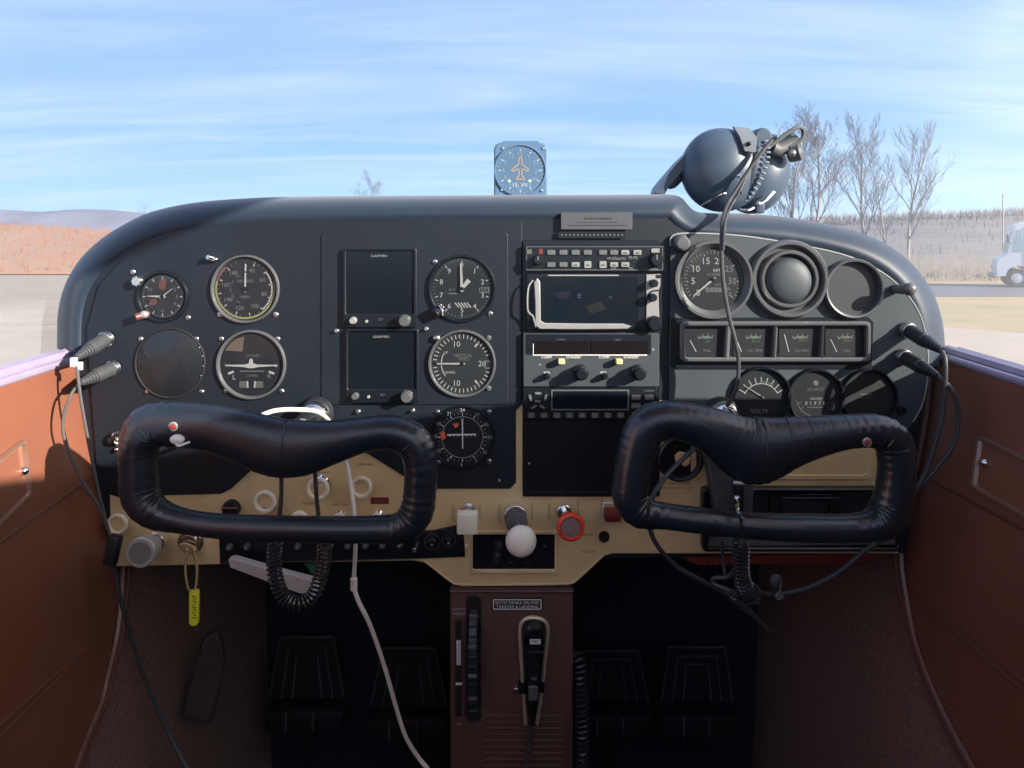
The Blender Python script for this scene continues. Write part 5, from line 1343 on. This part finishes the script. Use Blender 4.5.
# ================================================================== OUTSIDE
apron_m = mat('pale_concrete', (.345, .285, .22), .9, var=.08, vscale=.6, bump=.1, bscale=20)
asph_m = mat('asphalt', (.085, .085, .105), .9, var=.12, vscale=2)
grass_m = mat('dry_grass', (.30, .20, .105), 1, col2=(.27, .22, .11), vscale=.5, bump=.4, bscale=8)
grass2_m = mat('dry_grass_green', (.36, .235, .125), 1, col2=(.215, .205, .085), vscale=.45, bump=.4, bscale=8)
def ground_poly(name, pts, z, m, label, kind='structure'):
    b = B([m]); b.loft([[(x, y, z) for x, y in pts], [(x, y, z - .02) for x, y in pts]], 0, True, True); o = b.out(name); tag(o, label, None, kind=kind); return o
ground_poly('ground', [(-600, -40), (600, -40), (600, 900), (-600, 900)], -.05, grass_m, 'dry tan grassland around the airfield')
ground_poly('pavement', [(-60, -12), (30, -12), (30, 10.5), (12, 12.3), (6, 20), (0, 49), (-90, 49), (-90, -12)], .0, apron_m, 'pale concrete parking apron')
g2 = ground_poly('grass', [(7.4, 18), (12.2, 12.5), (45, 9), (45, 26), (6.6, 26)], -.01, grass2_m, 'strip of dry grass beyond the apron', 'stuff'); g2['category'] = 'grass'
ground_poly('road', [(-2, 26.4), (60, 25.8), (60, 36), (-2, 37)], -.005, asph_m, 'dark asphalt road behind the grass strip')
b = B([mat('joint_tar', (.24, .22, .20), .9, var=.1)]); b.box((-30, 25.5, .004), (56, .12, .006)); b.box((-30, 16, .004), (56, .08, .006)); b.box((-10.5, 20, .004), (.08, 56, .006))
tag(b.out('road_markings'), 'dark joints in the concrete apron', None, kind='structure')
# hills as heightfields
def hill(name, x0, x1, y0, y1, fn, m, label, nx=80, ny=26):
    b = B([m]); rows = []
    for j in range(ny + 1):
        v = j / ny; rows.append([(x0 + (x1 - x0) * i / nx, y0 + (y1 - y0) * v, fn(x0 + (x1 - x0) * i / nx, v)) for i in range(nx + 1)])
    b.loft(rows, 0, closed=False); o = b.out(name, angle=60); tag(o, label, None, kind='structure'); return o
hb_m = mat('hazy_woodland', (.125, .120, .125), 1, col2=(.185, .168, .155), vscale=.5, bump=.5, bscale=1, stretch=(1, 1, .25))
hl_m = mat('red_brush_field', (.36, .19, .115), 1, col2=(.32, .215, .155), vscale=.25, stretch=(1, 1, 2))
hf_m = mat('haze_blue_far_ridge', (.19, .20, .25), 1, var=.15, vscale=.03)  # distance haze put into the ridge colour as blue-grey
def prof_right(x): return lerp_tab([(-40, 1.5), (20, 3), (45, 5.6), (66, 7.2), (110, 9), (180, 10), (300, 12)], x)
fR = lambda x, v: prof_right(x) * (sin(v * pi / 2) ** .85) + .5 * sin(x * .31 + v * 5) * v
hill('hill', -10, 320, 48, 170, fR, hb_m, 'hazy brown wooded hillside beyond the road', 100, 26)
fL = lambda x, v: (2.9 + 1.2 * min(1, max(0, (-x - 20) / 25)) + .25 * sin(x * .2)) * sin(v * pi / 2) ** .8
hill('hill', -140, -4, 51, 74, fL, hl_m, 'rusty brush slope beyond the left apron', 70, 14)
fF = lambda x, v: lerp_tab([(-700, 30), (-330, 27), (-250, 27.5), (-215, 24), (-180, 18), (-120, 12), (0, 10), (700, 12)], x) * sin(v * pi / 2) + .8 * sin(x * .11)
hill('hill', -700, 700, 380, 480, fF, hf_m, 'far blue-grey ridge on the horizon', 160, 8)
# woodland stems on the hillside: nobody could count them
b = B([mat('grey_stems', (.19, .175, .172), 1, var=.1, vscale=.5)])
rng = random.Random(11)
for i in range(6500):
    x = rng.uniform(2, 200); v = rng.random() ** (.8 if i < 2200 else .12); y = 48 + 122 * v; z = fR(x, v); h = rng.uniform(.7, 1.9) * (.7 + .6 * v); wv = rng.uniform(.03, .09) * (.6 + v)
    lx = rng.uniform(-.3, .3)
    b.face([b.bm.verts.new((x - wv, y, z - .3)), b.bm.verts.new((x + wv, y + wv, z - .3)), b.bm.verts.new((x + lx, y, z + h))], 0)
    b.face([b.bm.verts.new((x, y - wv, z - .3)), b.bm.verts.new((x, y + wv, z - .3)), b.bm.verts.new((x + lx, y, z + h))], 0)
    for q in range(2):
        a = rng.uniform(-.8, .8); hh = h * rng.uniform(.4, .7)
        b.face([b.bm.verts.new((x - wv * .5, y, z + hh * .8)), b.bm.verts.new((x + wv * .5, y, z + hh * .8)), b.bm.verts.new((x + a, y, z + hh + h * .4))], 0)
tag(b.out('woodland', nofix=True), 'bare woodland covering the right hillside', 'woods', kind='stuff')
# brushy stems on the left slope
b = B([mat('rusty_stems', (.32, .175, .11), 1, var=.2, vscale=.5)])
for i in range(1500):
    x = rng.uniform(-90, -10); v = rng.random(); y = 51 + 23 * v; z = fL(x, v); h = rng.uniform(.3, .9); wv = .05
    b.face([b.bm.verts.new((x - wv, y, z - .1)), b.bm.verts.new((x + wv, y, z - .1)), b.bm.verts.new((x + rng.uniform(-.2, .2), y, z + h))], 0)
tag(b.out('undergrowth', nofix=True), 'rusty brush growing over the left slope', 'brush', kind='stuff')

# bare trees
bark_m = mat('grey_bark', (.22, .205, .20), .9, var=.15, vscale=3)
twig_m = mat('grey_twigs', (.22, .21, .22), .9, var=.12, vscale=3)
def tree(px, py_top, Dd, label, seed, lean=0.0, spread=.42, group='bare trees beyond the apron', base_z=0.0, forks=3, trunk=.012, dens=1.0):
    rg = random.Random(seed); X = (px - 512) * Dd / F; H = EYE + (HZ - py_top) * Dd / F - base_z
    loc = Vector((X, Dd - D0, base_z)); t = empty('bare_tree', loc, label, 'tree', group)
    tb = B([bark_m]); br = B([twig_m])
    def grow(p, d, L_, r, lev):
        n = 4; q = [p.copy()]; dd = d.copy()
        for i in range(n):
            dd = (dd + Vector((rg.uniform(-.16, .16), rg.uniform(-.16, .16), rg.uniform(-.02, .16)))).normalized(); q.append(q[-1] + dd * L_ / n)
        (tb if lev == 0 else br).tube(q, [r * (1 - .75 * i / n) for i in range(n + 1)], 5 if lev == 0 else 3, sub=2 if lev == 0 else 1, cap=False)
        if lev >= 4: return
        cnt = int((15, 8, 6, 4)[lev] * dens)
        for k_ in range(cnt):
            u = (.22 if lev == 0 else .20) + (.77 if lev == 0 else .78) * (k_ + rg.random()) / cnt; u = min(u, .99); j = min(int(u * n), n - 1); pt = q[j].lerp(q[j + 1], u * n - j)
            ang = rg.uniform(.42, .72) * (spread / .42); az = rg.uniform(0, 2 * pi)
            dirn = (q[j + 1] - q[j]).normalized(); o_ = dirn.orthogonal().normalized(); o_.rotate(Matrix.Rotation(az, 3, dirn))
            nd = (dirn * cos(ang) + o_ * sin(ang)); nd.z += .22; nd.normalize()
            ln = (.52 - .30 * u) if lev == 0 else .50 - .15 * u
            grow(pt, nd, L_ * ln * rg.uniform(.8, 1.15), max(.008, r * (1 - .75 * u) * .5), lev + 1)
    grow(Vector((0, 0, 0)), Vector((lean, 0, 1)).normalized(), H * .86, H * trunk, 0)
    tb.out('trunk', t, nofix=True); br.out('branches', t, nofix=True)
tree(812, 100, 43, 'tallest bare tree, directly behind the headset', 5, .05, .54)
tree(787, 118, 36, 'bare tree half hidden behind the headset microphone', 15, -.03, .40)
tree(868, 120, 52, 'bare tree in the middle of the right-hand three', 21, .0, .46)
tree(908, 121, 60, 'rightmost bare tree with a slim straight trunk', 34, .03, .40)
tree(886, 165, 68, 'short thin bare tree between the two right-hand trees', 44, -.02, .40, dens=.8)
tree(363, 172, 120, 'small far bare tree poking above the glareshield', 52, 0, .6, trunk=.010)
tree(150, 203, 130, 'small far bare tree at the left panel shoulder', 61, .0, .6, trunk=.010, dens=.8)
# brushy thicket at the tree bases
b = B([mat('thicket_stems', (.20, .175, .155), 1, var=.15, vscale=1)])
for i in range(900):
    x = rng.uniform(9, 34); y = rng.uniform(40, 50); h = rng.uniform(1.2, 3.8) * (1 - .02 * (x - 9)); 
    for q in range(3):
        a = rng.uniform(-.5, .5); b.face([b.bm.verts.new((x - .02, y, -.05)), b.bm.verts.new((x + .02, y, -.05)), b.bm.verts.new((x + a, y + rng.uniform(-.3, .3), h * rng.uniform(.6, 1)))], 0)
tag(b.out('undergrowth', nofix=True), 'pale tangled brush around the feet of the bare trees', 'brush', kind='stuff')
# utility pole
Dp = 60; b = B([mat('pole_wood', (.30, .27, .27), .9, var=.1)], org=P(1003, 287, Dp - D0)); z1 = EYE + 56 * Dp / F
p0 = P(1003, 287, Dp - D0); p0.z = 0; b.org = p0; b.cyl(p0, Vector((p0.x, p0.y, z1)), .06, .045)
tag(b.out('utility_pole', loc=p0), 'thin utility pole rising behind the white truck', 'pole')

# white delivery truck, nose to the left
Dt = 34.0; kt = Dt / F
tx = (996 - 512) * kt; ty = Dt - D0
t = empty('delivery_truck', (tx, ty, 0), 'white boxy delivery truck parked beyond the road', 'truck', rot=(0, 0, radians(-27)))
wht = mat('white_truck_paint', (.60, .62, .66), .35, var=.03); gls = mat('truck_window', (.24, .36, .42), .12, spec=.8, var=.1); tyre = mat('truck_tyre', (.03, .03, .032), .8, var=.1)
prof = [(.02, .50), (.0, .95), (.05, 1.28), (.36, 1.46), (.44, 1.52), (.60, 2.52), (.72, 2.84), (1.05, 2.97), (4.9, 2.98), (5.0, 2.9), (5.0, .48), (1.30, .48), (1.24, .72), (1.08, .92), (.82, 1.0), (.55, .92), (.40, .72), (.35, .50)]
ps = [[(x + (.03 if yy in (0, 2.0) else 0), yy, z - (.03 if yy in (0, 2.0) and z > 2 else 0)) for x, z in prof] for yy in (0, .06, 1.94, 2.0)]
b = B([wht]); b.loft(ps, 0, True, True); b.out('body', t, 30)
b = B([gls]); b.loft([[(x, yy, z) for x, z in ((.66, 1.62), (1.0, 1.62), (1.0, 2.62), (.80, 2.62))] for yy in (-.012, .03)], 0, True, True); b.out('quarter_window', t)
b = B([gls]); b.loft([[(x, yy, z) for x, z in ((1.14, 1.60), (2.2, 1.60), (2.2, 2.60), (1.14, 2.60))] for yy in (-.012, .03)], 0, True, True); b.out('door_window', t)
b = B([gls]); b.loft([[(.445, .2, 1.58), (.445, 1.8, 1.58), (.585, 1.8, 2.48), (.585, .2, 2.48)], [(.48, .2, 1.58), (.48, 1.8, 1.58), (.62, 1.8, 2.48), (.62, .2, 2.48)]], 0, True, True); b.out('windscreen', t)
b = B([mat('door_gap', (.30, .31, .33), .6)])
for x in (1.07, 2.3): b.box((x, -.004, 1.65), (.03, .01, 2.1))
b.box((1.68, -.004, 2.72), (1.22, .01, .03)); b.out('door_seam', t)
b = B([mat('truck_bumper', (.20, .21, .23), .5)]); b.box((-.05, 1.0, .52), (.16, 2.0, .22), .03); b.out('bumper', t)
for x, y in ((.82, .14), (.82, 1.86), (3.8, .14), (3.8, 1.86)):
    b = B([tyre, mat('truck_hub', (.55, .56, .58), .4, metal=.3)], org=(0, 0, 0)); b.lathe((x, y, .42), [(.24, -.12), (.40, -.11), (.42, -.06), (.42, .06), (.40, .11), (.24, .12)], (0, 1, 0), 32); b.lathe((x, y, .42), [(.25, -.10), (.10, -.12), (0, -.12)], (0, 1, 0), 24, 1); b.lathe((x, y, .42), [(.25, .10), (.10, .12), (0, .12)], (0, 1, 0), 24, 1); b.out('wheel', t)
b = B([rubber_m]); b.tube([(.57, -.02, 2.0), (.44, -.22, 2.1), (.44, -.24, 2.45), (.62, -.02, 2.5)], .02, 6, sub=2); b.box((.42, -.26, 2.25), (.06, .2, .36), .02); b.out('mirror', t)
b = B([mat('headlamp', (.6, .6, .55), .2)]); b.lathe((.03, .3, .95), [(.0, -.06), (.11, -.05), (.12, 0)], (1, 0, 0), 20); b.lathe((.03, 1.7, .95), [(.0, -.06), (.11, -.05), (.12, 0)], (1, 0, 0), 20); b.out('headlamp', t)
